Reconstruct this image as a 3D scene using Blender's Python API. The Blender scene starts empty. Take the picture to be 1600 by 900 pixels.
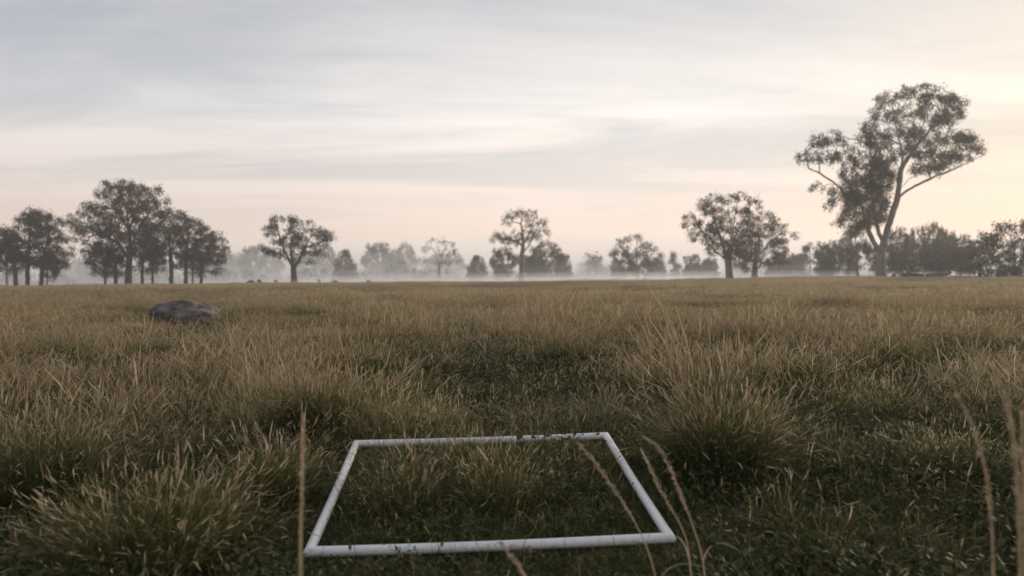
import bpy, math, random
import numpy as np
from mathutils import Matrix, Vector
rad = math.radians
S = bpy.context.scene

# ------------------------------------------------------------------ camera
FPX = 1255.0                       # focal length in photograph pixels (1600 wide)
EYE = np.array([0.0, 0.0, 0.80])
PITCH, ROLL = -math.atan(16 / FPX), rad(0.46)
FW = np.array([0, math.cos(PITCH), math.sin(PITCH)])
r0 = np.array([1.0, 0, 0]); u0 = np.array([0, -math.sin(PITCH), math.cos(PITCH)])
RT = r0 * math.cos(ROLL) - u0 * math.sin(ROLL)
UP = r0 * math.sin(ROLL) + u0 * math.cos(ROLL)
cam_d = bpy.data.cameras.new('camera')
cam = bpy.data.objects.new('camera', cam_d); S.collection.objects.link(cam)
m = Matrix.Identity(4)
for i in range(3):
    m[i][0] = RT[i]; m[i][1] = UP[i]; m[i][2] = -FW[i]; m[i][3] = EYE[i]
cam.matrix_world = m
cam_d.sensor_width = 36; cam_d.lens = 36 * FPX / 1600
cam_d.clip_start = 0.05; cam_d.clip_end = 6000
cam_d.dof.use_dof = True; cam_d.dof.focus_distance = 4.2; cam_d.dof.aperture_fstop = 2.8
S.camera = cam
def ray(px, py): return FW + RT * ((px - 800) / FPX) + UP * ((450 - py) / FPX)
def P(px, py, d): return EYE + ray(px, py) * d

# ------------------------------------------------------------------ sky, sun, exposure
SUN_EL, SUN_AZ = rad(9.0), rad(44.0)         # azimuth measured from the view direction towards the right
W = bpy.data.worlds.new('World'); S.world = W; W.use_nodes = True
nt = W.node_tree; nt.nodes.clear()
def N(t, kind, **kw):
    n = t.nodes.new(kind)
    for k, v in kw.items(): setattr(n, k, v)
    return n
def math_n(t, op, a, b=None, clamp=False):
    n = N(t, 'ShaderNodeMath', operation=op, use_clamp=clamp)
    for i, v in enumerate((a, b)):
        if v is None: continue
        if isinstance(v, (int, float)): n.inputs[i].default_value = v
        else: t.links.new(v, n.inputs[i])
    return n.outputs[0]
def ramp(t, fac, stops, interp='LINEAR'):
    n = N(t, 'ShaderNodeValToRGB'); cr = n.color_ramp; cr.interpolation = interp
    while len(cr.elements) < len(stops): cr.elements.new(0.5)
    for e, (p, c) in zip(cr.elements, stops):
        e.position = p; e.color = (*c, 1) if len(c) == 3 else c
    t.links.new(fac, n.inputs[0]); return n.outputs[0]
def mixc(t, fac, a, b, mode='MIX'):
    n = N(t, 'ShaderNodeMix', data_type='RGBA', blend_type=mode)
    for i, v in ((0, fac), (6, a), (7, b)):
        if isinstance(v, (int, float)): n.inputs[i].default_value = v
        elif isinstance(v, tuple): n.inputs[i].default_value = (*v, 1)
        else: t.links.new(v, n.inputs[i])
    return n.outputs[2]
tc = N(nt, 'ShaderNodeTexCoord')
sep = N(nt, 'ShaderNodeSeparateXYZ'); nt.links.new(tc.outputs['Generated'], sep.inputs[0])
dz = math_n(nt, 'MAXIMUM', sep.outputs[2], 0.0)
# sun proximity (dot product with the sun direction)
sd = (math.sin(SUN_AZ) * math.cos(SUN_EL), math.cos(SUN_AZ) * math.cos(SUN_EL), math.sin(SUN_EL))
dot = N(nt, 'ShaderNodeVectorMath', operation='DOT_PRODUCT'); nt.links.new(tc.outputs['Generated'], dot.inputs[0]); dot.inputs[1].default_value = sd
near = math_n(nt, 'MULTIPLY_ADD', dot.outputs['Value'], 0.5); nt.nodes[-1].inputs[2].default_value = 0.5
# clear-sky gradient of the thin high veil
veil = ramp(nt, dz, [(0.0, (1.0, .68, .52)), (0.05, (1.0, .775, .645)), (0.12, (.965, .845, .765)), (0.20, (.91, .865, .835)), (0.31, (.64, .64, .655)), (0.5, (.60, .615, .645)), (1.0, (.58, .61, .66))])
# high cloud sheets: a layer seen in perspective
den = math_n(nt, 'ADD', dz, 0.10)
cx = math_n(nt, 'DIVIDE', sep.outputs[0], den); cy = math_n(nt, 'DIVIDE', sep.outputs[1], den)
cmb = N(nt, 'ShaderNodeCombineXYZ'); nt.links.new(cx, cmb.inputs[0]); nt.links.new(cy, cmb.inputs[1])
mp = N(nt, 'ShaderNodeMapping'); nt.links.new(cmb.outputs[0], mp.inputs[0])
mp.inputs['Rotation'].default_value = (0, 0, rad(16)); mp.inputs['Scale'].default_value = (.42, 1.25, 1); mp.inputs['Location'].default_value = (-1.06, -16.43, 4.35)
n1 = N(nt, 'ShaderNodeTexNoise'); n1.inputs['Scale'].default_value = 1.0; n1.inputs['Detail'].default_value = 6; n1.inputs['Roughness'].default_value = .57; n1.inputs['Distortion'].default_value = .55
nt.links.new(mp.outputs[0], n1.inputs[0])
cl = ramp(nt, n1.outputs['Fac'], [(0.34, (0, 0, 0)), (0.66, (1, 1, 1))], 'EASE')
cloudcol = ramp(nt, cl, [(0.0, (.76, .81, .865)), (0.45, (.94, .955, .975)), (1.0, (1.17, 1.145, 1.12))])
cfac = ramp(nt, dz, [(0.03, (0, 0, 0)), (0.17, (.9, .9, .9)), (1, (.9, .9, .9))], 'EASE')
sky1 = mixc(nt, cfac, veil, cloudcol, 'MULTIPLY')
glow = ramp(nt, near, [(0.0, (.78, .80, .86)), (0.55, (.80, .82, .86)), (0.75, (.88, .90, .93)), (0.88, (1.04, 1.04, 1.04)), (0.95, (1.08, 1.065, 1.05)), (0.985, (1.07, 1.02, .955)), (1.0, (1.12, 1.03, .93))])
sky2 = mixc(nt, 1.0, sky1, glow, 'MULTIPLY')
nish = N(nt, 'ShaderNodeTexSky', sky_type='NISHITA', sun_disc=False)
nish.sun_elevation = SUN_EL; nish.sun_rotation = SUN_AZ; nish.air_density = 1.2; nish.dust_density = 1.5
bg1 = N(nt, 'ShaderNodeBackground'); nt.links.new(nish.outputs[0], bg1.inputs[0]); bg1.inputs[1].default_value = 0.05
bg2 = N(nt, 'ShaderNodeBackground'); nt.links.new(sky2, bg2.inputs[0]); bg2.inputs[1].default_value = 1.06
mx = N(nt, 'ShaderNodeMixShader'); mx.inputs[0].default_value = 0.90
nt.links.new(bg1.outputs[0], mx.inputs[1]); nt.links.new(bg2.outputs[0], mx.inputs[2])
wo = N(nt, 'ShaderNodeOutputWorld'); nt.links.new(mx.outputs[0], wo.inputs[0])
W.cycles.sampling_method = 'MANUAL'; W.cycles.sample_map_resolution = 512
sun_d = bpy.data.lights.new('sun', 'SUN'); sun_d.energy = 4.6; sun_d.angle = rad(5); sun_d.color = (1, .86, .70)
sun = bpy.data.objects.new('sun', sun_d); S.collection.objects.link(sun)
sun.rotation_euler = Vector(sd).to_track_quat('Z', 'Y').to_euler(); sun.location = (30, 30, 40)
V = S.view_settings; V.view_transform = 'Standard'; V.look = 'None'; V.gamma = 1; V.exposure = 0.0
cy_ = S.cycles; cy_.max_bounces = 6; cy_.diffuse_bounces = 3; cy_.glossy_bounces = 1; cy_.transmission_bounces = 3; cy_.volume_bounces = 3
cy_.use_denoising = True; cy_.caustics_reflective = False; cy_.caustics_refractive = False; cy_.sample_clamp_indirect = 4

# ------------------------------------------------------------------ helpers
col = S.collection
def tag(o, label=None, cat=None, group=None, kind=None):
    for k, v in (('label', label), ('category', cat), ('group', group), ('kind', kind)):
        if v: o[k] = v
    return o
def empty(name, loc, rz=0):
    o = bpy.data.objects.new(name, None); col.objects.link(o); o.location = loc; o.rotation_euler.z = rz; o.empty_display_size = .2
    return o
def mesh_np(name, Vv, faces, attr=None, smooth=False):
    """faces: list of int arrays (n,3) or (n,4)"""
    me = bpy.data.meshes.new(name)
    Vv = np.ascontiguousarray(Vv, dtype=np.float32)
    me.vertices.add(len(Vv)); me.vertices.foreach_set('co', Vv.ravel())
    faces = [np.asarray(f, dtype=np.int32) for f in faces if len(f)]
    loops = np.concatenate([f.ravel() for f in faces]); sizes = np.concatenate([np.full(len(f), f.shape[1], np.int32) for f in faces])
    me.loops.add(len(loops)); me.loops.foreach_set('vertex_index', loops)
    me.polygons.add(len(sizes)); st = np.concatenate([[0], np.cumsum(sizes)[:-1]]).astype(np.int32)
    me.polygons.foreach_set('loop_start', st); me.polygons.foreach_set('loop_total', sizes)
    if smooth: me.polygons.foreach_set('use_smooth', np.ones(len(sizes), bool))
    if attr is not None:
        a = me.attributes.new('blade', 'FLOAT_COLOR', 'POINT')
        c = np.ones((len(Vv), 4), np.float32); c[:, :attr.shape[1]] = attr
        a.data.foreach_set('color', c.ravel())
    me.update(calc_edges=True); return me
def obj(name, me, mat, parent=None):
    o = bpy.data.objects.new(name, me); col.objects.link(o)
    if mat and not me.materials: me.materials.append(mat)
    o.parent = parent; return o
def ss(a, b, x):
    t = np.clip((np.asarray(x, float) - a) / (b - a), 0, 1); return t * t * (3 - 2 * t)
class MB:
    """collects pieces of one mesh"""
    def __init__(s): s.v = []; s.f3 = []; s.f4 = []; s.n = 0; s.a = []
    def add(s, v, f4=None, f3=None, a=None):
        v = np.asarray(v, float).reshape(-1, 3)
        if f4 is not None and len(f4): s.f4.append(np.asarray(f4).reshape(-1, 4) + s.n)
        if f3 is not None and len(f3): s.f3.append(np.asarray(f3).reshape(-1, 3) + s.n)
        s.v.append(v); s.n += len(v)
        if a is not None: s.a.append(np.asarray(a, float).reshape(len(v), -1))
    def mesh(s, name, smooth=True):
        fs = []
        if s.f4: fs.append(np.concatenate(s.f4))
        if s.f3: fs.append(np.concatenate(s.f3))
        return mesh_np(name, np.concatenate(s.v), fs, np.concatenate(s.a) if s.a else None, smooth)
def tube(mb, pts, rr, sides=8, cap=True, jitter=0, rng=None):
    pts = np.asarray(pts, float); n = len(pts); rr = np.broadcast_to(np.asarray(rr, float), (n,))
    T = np.gradient(pts, axis=0); T /= np.linalg.norm(T, axis=1)[:, None] + 1e-9
    ref = np.array([1.0, 0, 0]) if abs(T[0][0]) < .8 else np.array([0, 1.0, 0])
    vs = []
    A = np.cross(T[0], ref); A /= np.linalg.norm(A)
    ang = np.arange(sides) * 2 * math.pi / sides
    for i in range(n):
        A = A - T[i] * A.dot(T[i]); A /= np.linalg.norm(A) + 1e-9
        B = np.cross(T[i], A)
        r_ = rr[i] * (1 + (rng.normal(0, jitter, sides) if jitter else 0))
        vs.append(pts[i] + (np.cos(ang) * r_)[:, None] * A + (np.sin(ang) * r_)[:, None] * B)
    vs = np.concatenate(vs); f = []
    k = np.arange(sides); k2 = (k + 1) % sides
    for i in range(n - 1):
        f.append(np.stack([i * sides + k, i * sides + k2, (i + 1) * sides + k2, (i + 1) * sides + k], 1))
    f3 = []
    if cap:
        vs = np.concatenate([vs, pts[-1:], pts[:1]]); c = n * sides
        f3 = np.concatenate([np.stack([(n - 1) * sides + k, (n - 1) * sides + k2, np.full(sides, c)], 1), np.stack([k2, k, np.full(sides, c + 1)], 1)])
    mb.add(vs, np.concatenate(f), f3)

# ------------------------------------------------------------------ terrain
def H(x, y):
    x = np.asarray(x, float); y = np.asarray(y, float); r = np.hypot(x, y)
    z = .105 * ss(1.9, 3.5, y) * (1 - ss(5, 15, r)) * np.exp(-(x / 3.5) ** 2)
    z = z + .035 * np.sin(x * .9 + 1.3) * np.sin(y * .7 + .4) * ss(4, 12, r) * (1 - ss(60, 140, r))
    z = z + .10 * np.sin(x * .11 + .5) * np.sin(y * .085 + 2.0) * ss(15, 40, r)
    z = z - 3.0 * ss(152, 270, r)
    z = z + .35 * np.exp(-(((x - 52) / 28) ** 2 + ((y - 112) / 30) ** 2))
    return z
def ground_at(px, d):
    q = EYE + ray(px, 438) * d
    return np.array([q[0], q[1], float(H(q[0], q[1]))])

# ------------------------------------------------------------------ materials
def new_mat(name):
    mt = bpy.data.materials.new(name); mt.use_nodes = True; t = mt.node_tree
    b = t.nodes['Principled BSDF']; return mt, t, b
def noise(t, scale, detail=4, rough=.55, vec=None, dist=0):
    n = N(t, 'ShaderNodeTexNoise'); n.inputs['Scale'].default_value = scale; n.inputs['Detail'].default_value = detail
    n.inputs['Roughness'].default_value = rough; n.inputs['Distortion'].default_value = dist
    if vec is None:
        c = N(t, 'ShaderNodeTexCoord'); vec = c.outputs['Object']
    t.links.new(vec, n.inputs[0]); return n.outputs['Fac']
def bump(t, b, h, strength, dist):
    n = N(t, 'ShaderNodeBump'); n.inputs['Strength'].default_value = strength; n.inputs['Distance'].default_value = dist
    t.links.new(h, n.inputs['Height']); t.links.new(n.outputs[0], b.inputs['Normal'])
def foliage_out(t, b, colr, trans, rough=.55, spec=.25):
    t.links.new(colr, b.inputs['Base Color']); b.inputs['Roughness'].default_value = rough
    b.inputs['Specular IOR Level'].default_value = spec
    tr = N(t, 'ShaderNodeBsdfTranslucent'); t.links.new(colr, tr.inputs[0])
    mxs = N(t, 'ShaderNodeMixShader'); mxs.inputs[0].default_value = trans
    t.links.new(b.outputs[0], mxs.inputs[1]); t.links.new(tr.outputs[0], mxs.inputs[2])
    t.links.new(mxs.outputs[0], t.nodes['Material Output'].inputs[0])
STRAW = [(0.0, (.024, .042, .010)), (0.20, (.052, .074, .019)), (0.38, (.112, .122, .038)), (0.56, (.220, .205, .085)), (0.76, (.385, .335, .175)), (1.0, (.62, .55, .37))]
def grass_mat(name, tint=None, stops=STRAW, seed=((.33, .235, .135), (.49, .40, .225), (.70, .62, .44)), trans=.3, tip=.46, var=.66):
    mt, t, b = new_mat(name)
    a = N(t, 'ShaderNodeAttribute', attribute_name='blade'); s_ = N(t, 'ShaderNodeSeparateColor'); t.links.new(a.outputs['Color'], s_.inputs[0])
    if tint is None:
        ti = N(t, 'ShaderNodeAttribute', attribute_name='tint', attribute_type='INSTANCER').outputs['Fac']
    else:
        v = N(t, 'ShaderNodeValue'); v.outputs[0].default_value = tint; ti = v.outputs[0]
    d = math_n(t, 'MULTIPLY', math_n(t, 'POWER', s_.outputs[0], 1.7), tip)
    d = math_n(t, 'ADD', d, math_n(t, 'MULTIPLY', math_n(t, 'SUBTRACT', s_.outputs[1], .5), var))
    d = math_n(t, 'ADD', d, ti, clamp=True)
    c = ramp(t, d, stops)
    sc_ = ramp(t, s_.outputs[1], [(0, seed[0]), (.55, seed[1]), (1, seed[2])])
    oi_ = N(t, 'ShaderNodeObjectInfo'); geo = N(t, 'ShaderNodeNewGeometry')
    pn = noise(t, .55, 3, .6, geo.outputs['Position'])                      # stands of different grasses
    br = math_n(t, 'MULTIPLY', ramp(t, math_n(t, 'ADD', math_n(t, 'MULTIPLY', oi_.outputs['Random'], .28), math_n(t, 'SUBTRACT', pn, .14)), [(.40, (0, 0, 0)), (.56, (1, 1, 1))]), .85)
    sc_ = mixc(t, br, sc_, mixc(t, s_.outputs[1], (.33, .225, .15), (.64, .51, .38)))
    c = mixc(t, math_n(t, 'MULTIPLY', br, .45), c, mixc(t, 1.0, c, (1.12, .95, .86), 'MULTIPLY'))
    c = mixc(t, math_n(t, 'MULTIPLY', s_.outputs[2], .9), c, sc_)
    foliage_out(t, b, c, trans, .7, .12); return mt
M_grass = grass_mat('grass_blades')
M_tuss = grass_mat('tussock_blades', .03, tip=.40)
M_tuss_dry = grass_mat('dry_tussock_blades', .12, tip=.44)
HERB = [(0.0, (.028, .042, .016)), (.30, (.048, .066, .025)), (.55, (.082, .092, .038)), (.78, (.145, .118, .060)), (1, (.29, .21, .13))]
M_herb = grass_mat('herb_leaves', None, HERB, tip=.25, var=.6, trans=.22)
def leaf_mat(name, a, b_, c_, trans=.25):
    mt, t, b = new_mat(name)
    at = N(t, 'ShaderNodeAttribute', attribute_name='blade'); s_ = N(t, 'ShaderNodeSeparateColor'); t.links.new(at.outputs['Color'], s_.inputs[0])
    c = ramp(t, s_.outputs[1], [(0, a), (.55, b_), (1, c_)])
    foliage_out(t, b, c, trans, .5, .3); return mt
M_leaf = leaf_mat('eucalypt_leaves', (.026, .032, .020), (.048, .050, .030), (.085, .062, .036))
M_leaf_red = leaf_mat('eucalypt_leaves_bronze', (.030, .030, .022), (.056, .044, .030), (.12, .062, .040))
M_leaf_olive = leaf_mat('eucalypt_leaves_olive', (.036, .038, .020), (.066, .060, .030), (.120, .090, .046))
def bark_mat(name, c1, c2, c3):
    mt, t, b = new_mat(name)
    co = N(t, 'ShaderNodeTexCoord'); mpn = N(t, 'ShaderNodeMapping'); mpn.inputs['Scale'].default_value = (3, 3, .7); t.links.new(co.outputs['Object'], mpn.inputs[0])
    f = noise(t, 1.2, 6, .65, mpn.outputs[0], .6)
    c = ramp(t, f, [(.32, c1), (.5, c2), (.68, c3)]); t.links.new(c, b.inputs['Base Color']); b.inputs['Roughness'].default_value = .85
    bump(t, b, f, .6, .05); return mt
M_bark = bark_mat('grey_bark', (.09, .08, .07), (.17, .155, .14), (.28, .26, .24))
M_bark_dark = bark_mat('dark_bark', (.030, .026, .022), (.055, .047, .040), (.095, .082, .07))
M_bark_pale = bark_mat('pale_smooth_bark', (.12, .11, .10), (.23, .215, .20), (.36, .345, .33))
M_wood = bark_mat('weathered_wood', (.028, .022, .017), (.065, .05, .038), (.13, .105, .085))

mt, t, b = new_mat('soil_and_thatch')
co = N(t, 'ShaderNodeTexCoord')
f1 = noise(t, .35, 5, .6, co.outputs['Object']); f2 = noise(t, 14, 6, .7, co.outputs['Object'])
c = mixc(t, f1, (.040, .040, .018), (.095, .068, .034)); c = mixc(t, ramp(t, f2, [(.35, (0, 0, 0)), (.7, (.7, .7, .7))]), c, (.17, .12, .065))
t.links.new(c, b.inputs['Base Color']); b.inputs['Roughness'].default_value = .95; b.inputs['Specular IOR Level'].default_value = .1
bump(t, b, f2, .9, .05); M_soil = mt

# ------------------------------------------------------------------ ground sheet
rings = np.concatenate([[0.0], np.geomspace(.35, 900, 190)]); na = 240
ang = np.arange(na) * 2 * math.pi / na
gv = [[0, 0, float(H(0, 0))]]
X = rings[1:, None] * np.sin(ang)[None]; Y = rings[1:, None] * np.cos(ang)[None]
gv = np.concatenate([np.array(gv), np.stack([X, Y, H(X, Y)], -1).reshape(-1, 3)])
k = np.arange(na); k2 = (k + 1) % na
f3 = np.stack([np.zeros(na, int), k2 + 1, k + 1], 1)
f4 = np.concatenate([np.stack([1 + i * na + k, 1 + i * na + k2, 1 + (i + 1) * na + k2, 1 + (i + 1) * na + k], 1) for i in range(len(rings) - 2)])
g = obj('ground', mesh_np('ground', gv, [f3, f4], None, True), M_soil); tag(g, 'gently rolling grassy paddock soil under the grass', 'ground', kind='structure')

# ------------------------------------------------------------------ haze and ground mist
def vol_mat(name, dens, colr, aniso):
    mt = bpy.data.materials.new(name); mt.use_nodes = True; t = mt.node_tree; t.nodes.clear()
    v = N(t, 'ShaderNodeVolumePrincipled'); v.inputs['Color'].default_value = (*colr, 1); v.inputs['Density'].default_value = dens; v.inputs['Anisotropy'].default_value = aniso
    o = N(t, 'ShaderNodeOutputMaterial'); t.links.new(v.outputs[0], o.inputs['Volume']); return mt
def boxmesh(name, x0, x1, y0, y1, z0, z1):
    v = [(x, y, z) for z in (z0, z1) for y in (y0, y1) for x in (x0, x1)]
    f = [(0, 2, 3, 1), (4, 5, 7, 6), (0, 1, 5, 4), (1, 3, 7, 5), (3, 2, 6, 7), (2, 0, 4, 6)]
    return mesh_np(name, v, [np.array(f)])
hz = obj('haze', boxmesh('haze', -905, 905, -905, 905, -4.6, 40), vol_mat('haze_air', .0007, (.97, .965, .97), .25))
tag(hz, 'thin dawn haze filling the air over the paddock', 'haze', kind='stuff')
def mist(cx, cy, cz, ax, ay, az, dens, rz, label):
    nu, nv = 40, 20; vs = [[0, 0, -1], [0, 0, 1]]; f3 = []; f4 = []
    for i in range(1, nv):
        th = -math.pi / 2 + math.pi * i / nv
        for j in range(nu):
            ph = 2 * math.pi * j / nu; vs.append([math.cos(th) * math.cos(ph), math.cos(th) * math.sin(ph), math.sin(th)])
    for j in range(nu):
        j2 = (j + 1) % nu
        f3.append((0, 2 + j2, 2 + j)); f3.append((1, 2 + (nv - 2) * nu + j, 2 + (nv - 2) * nu + j2))
        for i in range(nv - 2): f4.append((2 + i * nu + j, 2 + i * nu + j2, 2 + (i + 1) * nu + j2, 2 + (i + 1) * nu + j))
    me = mesh_np('mist', np.array(vs) * [ax, ay, az], [np.array(f3), np.array(f4)], None, True)
    o = obj('mist', me, vol_mat('mist_bank', dens, (.985, .98, .985), .2)); o.location = (cx, cy, cz); o.rotation_euler.z = rz
    tag(o, label, 'mist', kind='stuff')
for az_, dn in ((3.5, .0090), (6.0, .0045), (9.0, .0026), (13.0, .0020)):
    mist(-150, 290, -2.5, 330 + 5 * az_, 100 + 2 * az_, az_, dn, rad(8), 'low layered white mist among the trees on the left')
    mist(190, 300, -2.5, 330 + 5 * az_, 112 + 2 * az_, az_ * .85, dn * .75, rad(-10), 'low layered warm mist among the trees on the right')
mist(0, 400, -3, 560, 170, 24, .0050, 0, 'tall thin mist veiling the far tree line')
for az_, dn in ((1.9, .0120), (2.8, .0060), (3.9, .0026), (5.4, .0020), (7.4, .0014)):
    mist(40, 208, -1.4, 130 + 4 * az_, 52 + az_, az_, dn, rad(-4), 'thin layered strip of bright mist along the field edge')

for az_, dn in ((.9, .010), (1.7, .007)):
    mist(25, 156, .1, 95, 30, az_, dn, rad(-6), 'knee-high warm mist drifting over the field edge right of centre')

# ------------------------------------------------------------------ trees
def grow(rng, skel, tips, seg, bf, gravity=.0):
    """skel: list of polylines (first starts at the base); returns node positions, parents"""
    cap = 6000 + len(tips) * 12; pos = np.zeros((cap, 3)); pl = np.zeros(cap); par = np.full(cap, -1); cnt = [0]
    def add(p, q):
        i = cnt[0]; pos[i] = p; par[i] = q; pl[i] = 0 if q < 0 else pl[q] + math.dist(pos[i], pos[q]); cnt[0] += 1; return i
    for li, line in enumerate(skel):
        line = [np.array(p, float) for p in line]
        if li == 0: cur = add(line[0], -1)
        else: cur = int(np.argmin(np.linalg.norm(pos[:cnt[0]] - line[0], axis=1)))
        for p in line[1:]:
            a = pos[cur].copy(); n = max(1, int(np.linalg.norm(p - a) / seg))
            for i in range(1, n + 1):
                cur = add(a + (p - a) * i / n + (rng.normal(0, seg * .06, 3) if i < n else 0), cur)
    nsk = cnt[0]; tips = np.asarray(tips); sk = pos[:nsk].copy()
    dist = np.array([np.min(np.linalg.norm(sk - p, axis=1)) for p in tips]); zmin = skel[0][1][2]
    for i in np.argsort(dist):
        p = tips[i]; A = pos[:cnt[0]]
        c = np.linalg.norm(A - p, axis=1); cost = c + bf * pl[:cnt[0]] + np.maximum(0, A[:, 2] - p[2]) * .5 + (A[:, 2] < zmin) * 1e3
        j = int(np.argmin(cost)); a = pos[j].copy(); n = max(1, int(c[j] / seg)); cur = j; sag = np.array([0, 0, 1]) * c[j] * .10
        for q in range(1, n + 1):
            u = q / n; cur = add(a + (p - a) * u + sag * math.sin(math.pi * u) + (rng.normal(0, seg * .10, 3) if q < n else 0), cur)
    return pos[:cnt[0]].copy(), par[:cnt[0]].copy(), None, nsk
def wood_mesh(mb, pos, par, tipn, rbase, rtip, rng, flare=.0):
    n = len(pos); kids = [[] for _ in range(n)]
    for i in range(1, n): kids[par[i]].append(i)
    leaf = [i for i in range(n) if not kids[i]]
    e = math.log(max(len(leaf), 3)) / math.log(rbase / rtip); w = np.zeros(n)
    for i in range(n - 1, -1, -1):
        w[i] = 1.0 if not kids[i] else sum(w[c] for c in kids[i])
    r = rtip * w ** (1 / e)
    if flare:
        z0 = pos[0][2]; r = r * (1 + flare * np.exp(-(pos[:, 2] - z0) / (rbase * 1.6)))
    stack = [(0, -1)]
    while stack:
        i, p = stack.pop(); chain = [i] if p < 0 else [p, i]; rr = [r[i]] if p < 0 else [min(r[p], r[i] * 1.25), r[i]]
        cur = i
        while kids[cur]:
            ks = sorted(kids[cur], key=lambda q: -w[q])
            for q in ks[1:]: stack.append((q, cur))
            cur = ks[0]; chain.append(cur); rr.append(r[cur])
        if len(chain) < 2: continue
        rm = max(rr); sides = 12 if rm > .25 else 7 if rm > .1 else 4 if rm > .04 else 3
        tube(mb, pos[chain], rr, sides, cap=False, jitter=.05 if sides > 6 else 0, rng=rng)
    return r
def leaves(mb, rng, tips, sizes, per, L, Wd, droop=.6):
    """sprays of narrow hanging leaves"""
    tips = np.asarray(tips); n = len(tips) * per
    c = np.repeat(tips, per, axis=0); s = np.repeat(np.asarray(sizes), per)
    off = rng.normal(0, 1, (n, 3)) * s[:, None] * np.array([.45, .45, .42]); off[:, 2] -= np.abs(rng.normal(0, .45, n)) * s
    c = c + off
    d = rng.normal(0, 1, (n, 3)); d[:, 2] = d[:, 2] * .6 - droop * 1.4; d /= np.linalg.norm(d, axis=1)[:, None]
    q = rng.normal(0, 1, (n, 3)); q -= d * (q * d).sum(1)[:, None]; q /= np.linalg.norm(q, axis=1)[:, None]
    l = L * rng.uniform(.6, 1.4, n)[:, None]; w = Wd * rng.uniform(.6, 1.4, n)[:, None]
    v = np.stack([c, c + d * l * .45 + q * w * .5, c + d * l, c + d * l * .45 - q * w * .5], 1)
    f = np.arange(n * 4).reshape(-1, 4)
    a = np.zeros((n, 4, 3)); rv = np.clip(rng.normal(.45, .22, n) + np.repeat(rng.normal(0, .12, len(tips)), per), 0, 1)
    a[:, :, 1] = rv[:, None]
    mb.add(v.reshape(-1, 3), f, None, a.reshape(-1, 3))
def tree(name, label, base_px, d, skel_px, clumps, rbase, per=26, leafm=None, bark=None, seed=1, base_y=437, L=.34, Wd=.10, tipden=.85, depth=.75,
         group=None, bf=.35, csize=.5, cat='tree', flare=.35, rtip=.022, fill=.3):
    """skel_px / clumps are given in photograph pixels around the base; real size follows from the distance"""
    rng = np.random.default_rng(seed); k = d / FPX; B0 = ground_at(base_px, d)
    def loc(x, y, dep=0):
        q = P(x, y, d + dep) - B0; return q
    maxr = max(abs(c[0] - base_px) + c[2] for c in clumps) * k
    tips = []; sizes = []; cdeps = []
    ca = np.array(clumps, float); nc = len(ca); extra = []
    for i in range(int(nc * fill)):                        # lesser sprays between neighbouring clumps
        a = ca[rng.integers(nc)]; near_ = np.argsort(np.hypot(ca[:, 0] - a[0], ca[:, 1] - a[1]))[1:5]; b_ = ca[rng.choice(near_)]; u = rng.uniform(.3, .7)
        extra.append((a[0] * u + b_[0] * (1 - u), a[1] * u + b_[1] * (1 - u) + rng.normal(0, 1), min(a[2], b_[2]) * .75, min(a[3], b_[3]) * .8))
    for (x, y, rx, ry) in list(clumps) + extra:
        rx *= k * 1.05; ry *= k * 1.2
        half = depth * math.sqrt(max(.05, 1 - (((x - base_px) * k) / (maxr * 1.05)) ** 2)) * maxr * .62
        nt_ = max(5, int(tipden * rx * ry * 2.2 / (csize ** 2) * 1.5)); cdep = rng.uniform(-half, half); cdeps.append((x, y, cdep))
        for _ in range(nt_):
            u = rng.normal(0, 1, 3); u /= np.linalg.norm(u); u *= rng.uniform(.35, 1) ** .5
            if u[2] < -.3: u[2] *= .6
            tips.append(loc(x, y, cdep) + u * np.array([rx, min(rx, 1.6 * ry) * .9, ry])); sizes.append(csize * rng.uniform(.75, 1.35))
    def dep_near(x, y, lvl):
        w = [math.exp(-((x - a) ** 2 + (y - b) ** 2) / 900) for a, b, c in cdeps]; return lvl * sum(wi * c for wi, (a, b, c) in zip(w, cdeps)) / (sum(w) + 1e-3)
    sk = []
    for li, line in enumerate(skel_px):
        pts = []
        for pi, q in enumerate(line):
            lvl = 0 if li == 0 else min(1, pi / max(1, len(line) - 1)) * .7
            dp = q[2] * k if len(q) > 2 else dep_near(q[0], q[1], lvl)
            pts.append(loc(q[0], q[1], dp))
        sk.append(pts)
    sk[0][0][2] = -.15
    for li in range(1, len(sk)):               # start each limb on what carries it
        allp = np.array([p for l2 in sk[:li] for p in l2]); flat = np.linalg.norm((allp - sk[li][0])[:, [0, 2]], axis=1)
        sk[li][0] = allp[int(np.argmin(flat))].copy()
    pos, par, tipn, nsk = grow(rng, sk, tips, max(.45, 5 * k), bf)
    root = empty(name, B0); tag(root, label, cat, group)
    wb = MB(); wood_mesh(wb, pos, par, tipn, rbase, rtip, rng, flare); obj('trunk', wb.mesh('trunk'), bark or M_bark, root)
    lb = MB(); leaves(lb, rng, tips, sizes, per, L, Wd); obj('crown', lb.mesh('crown', False), leafm or M_leaf, root)
    return root
def scaled(crop, s, ox, oy, n=4): return [(x / s + ox, y / s + oy, rx / s, ry / s) for x, y, rx, ry in crop]
def pts(crop, s, ox, oy): return [[(p[0] / s + ox, p[1] / s + oy) for p in l] for l in crop]

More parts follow.
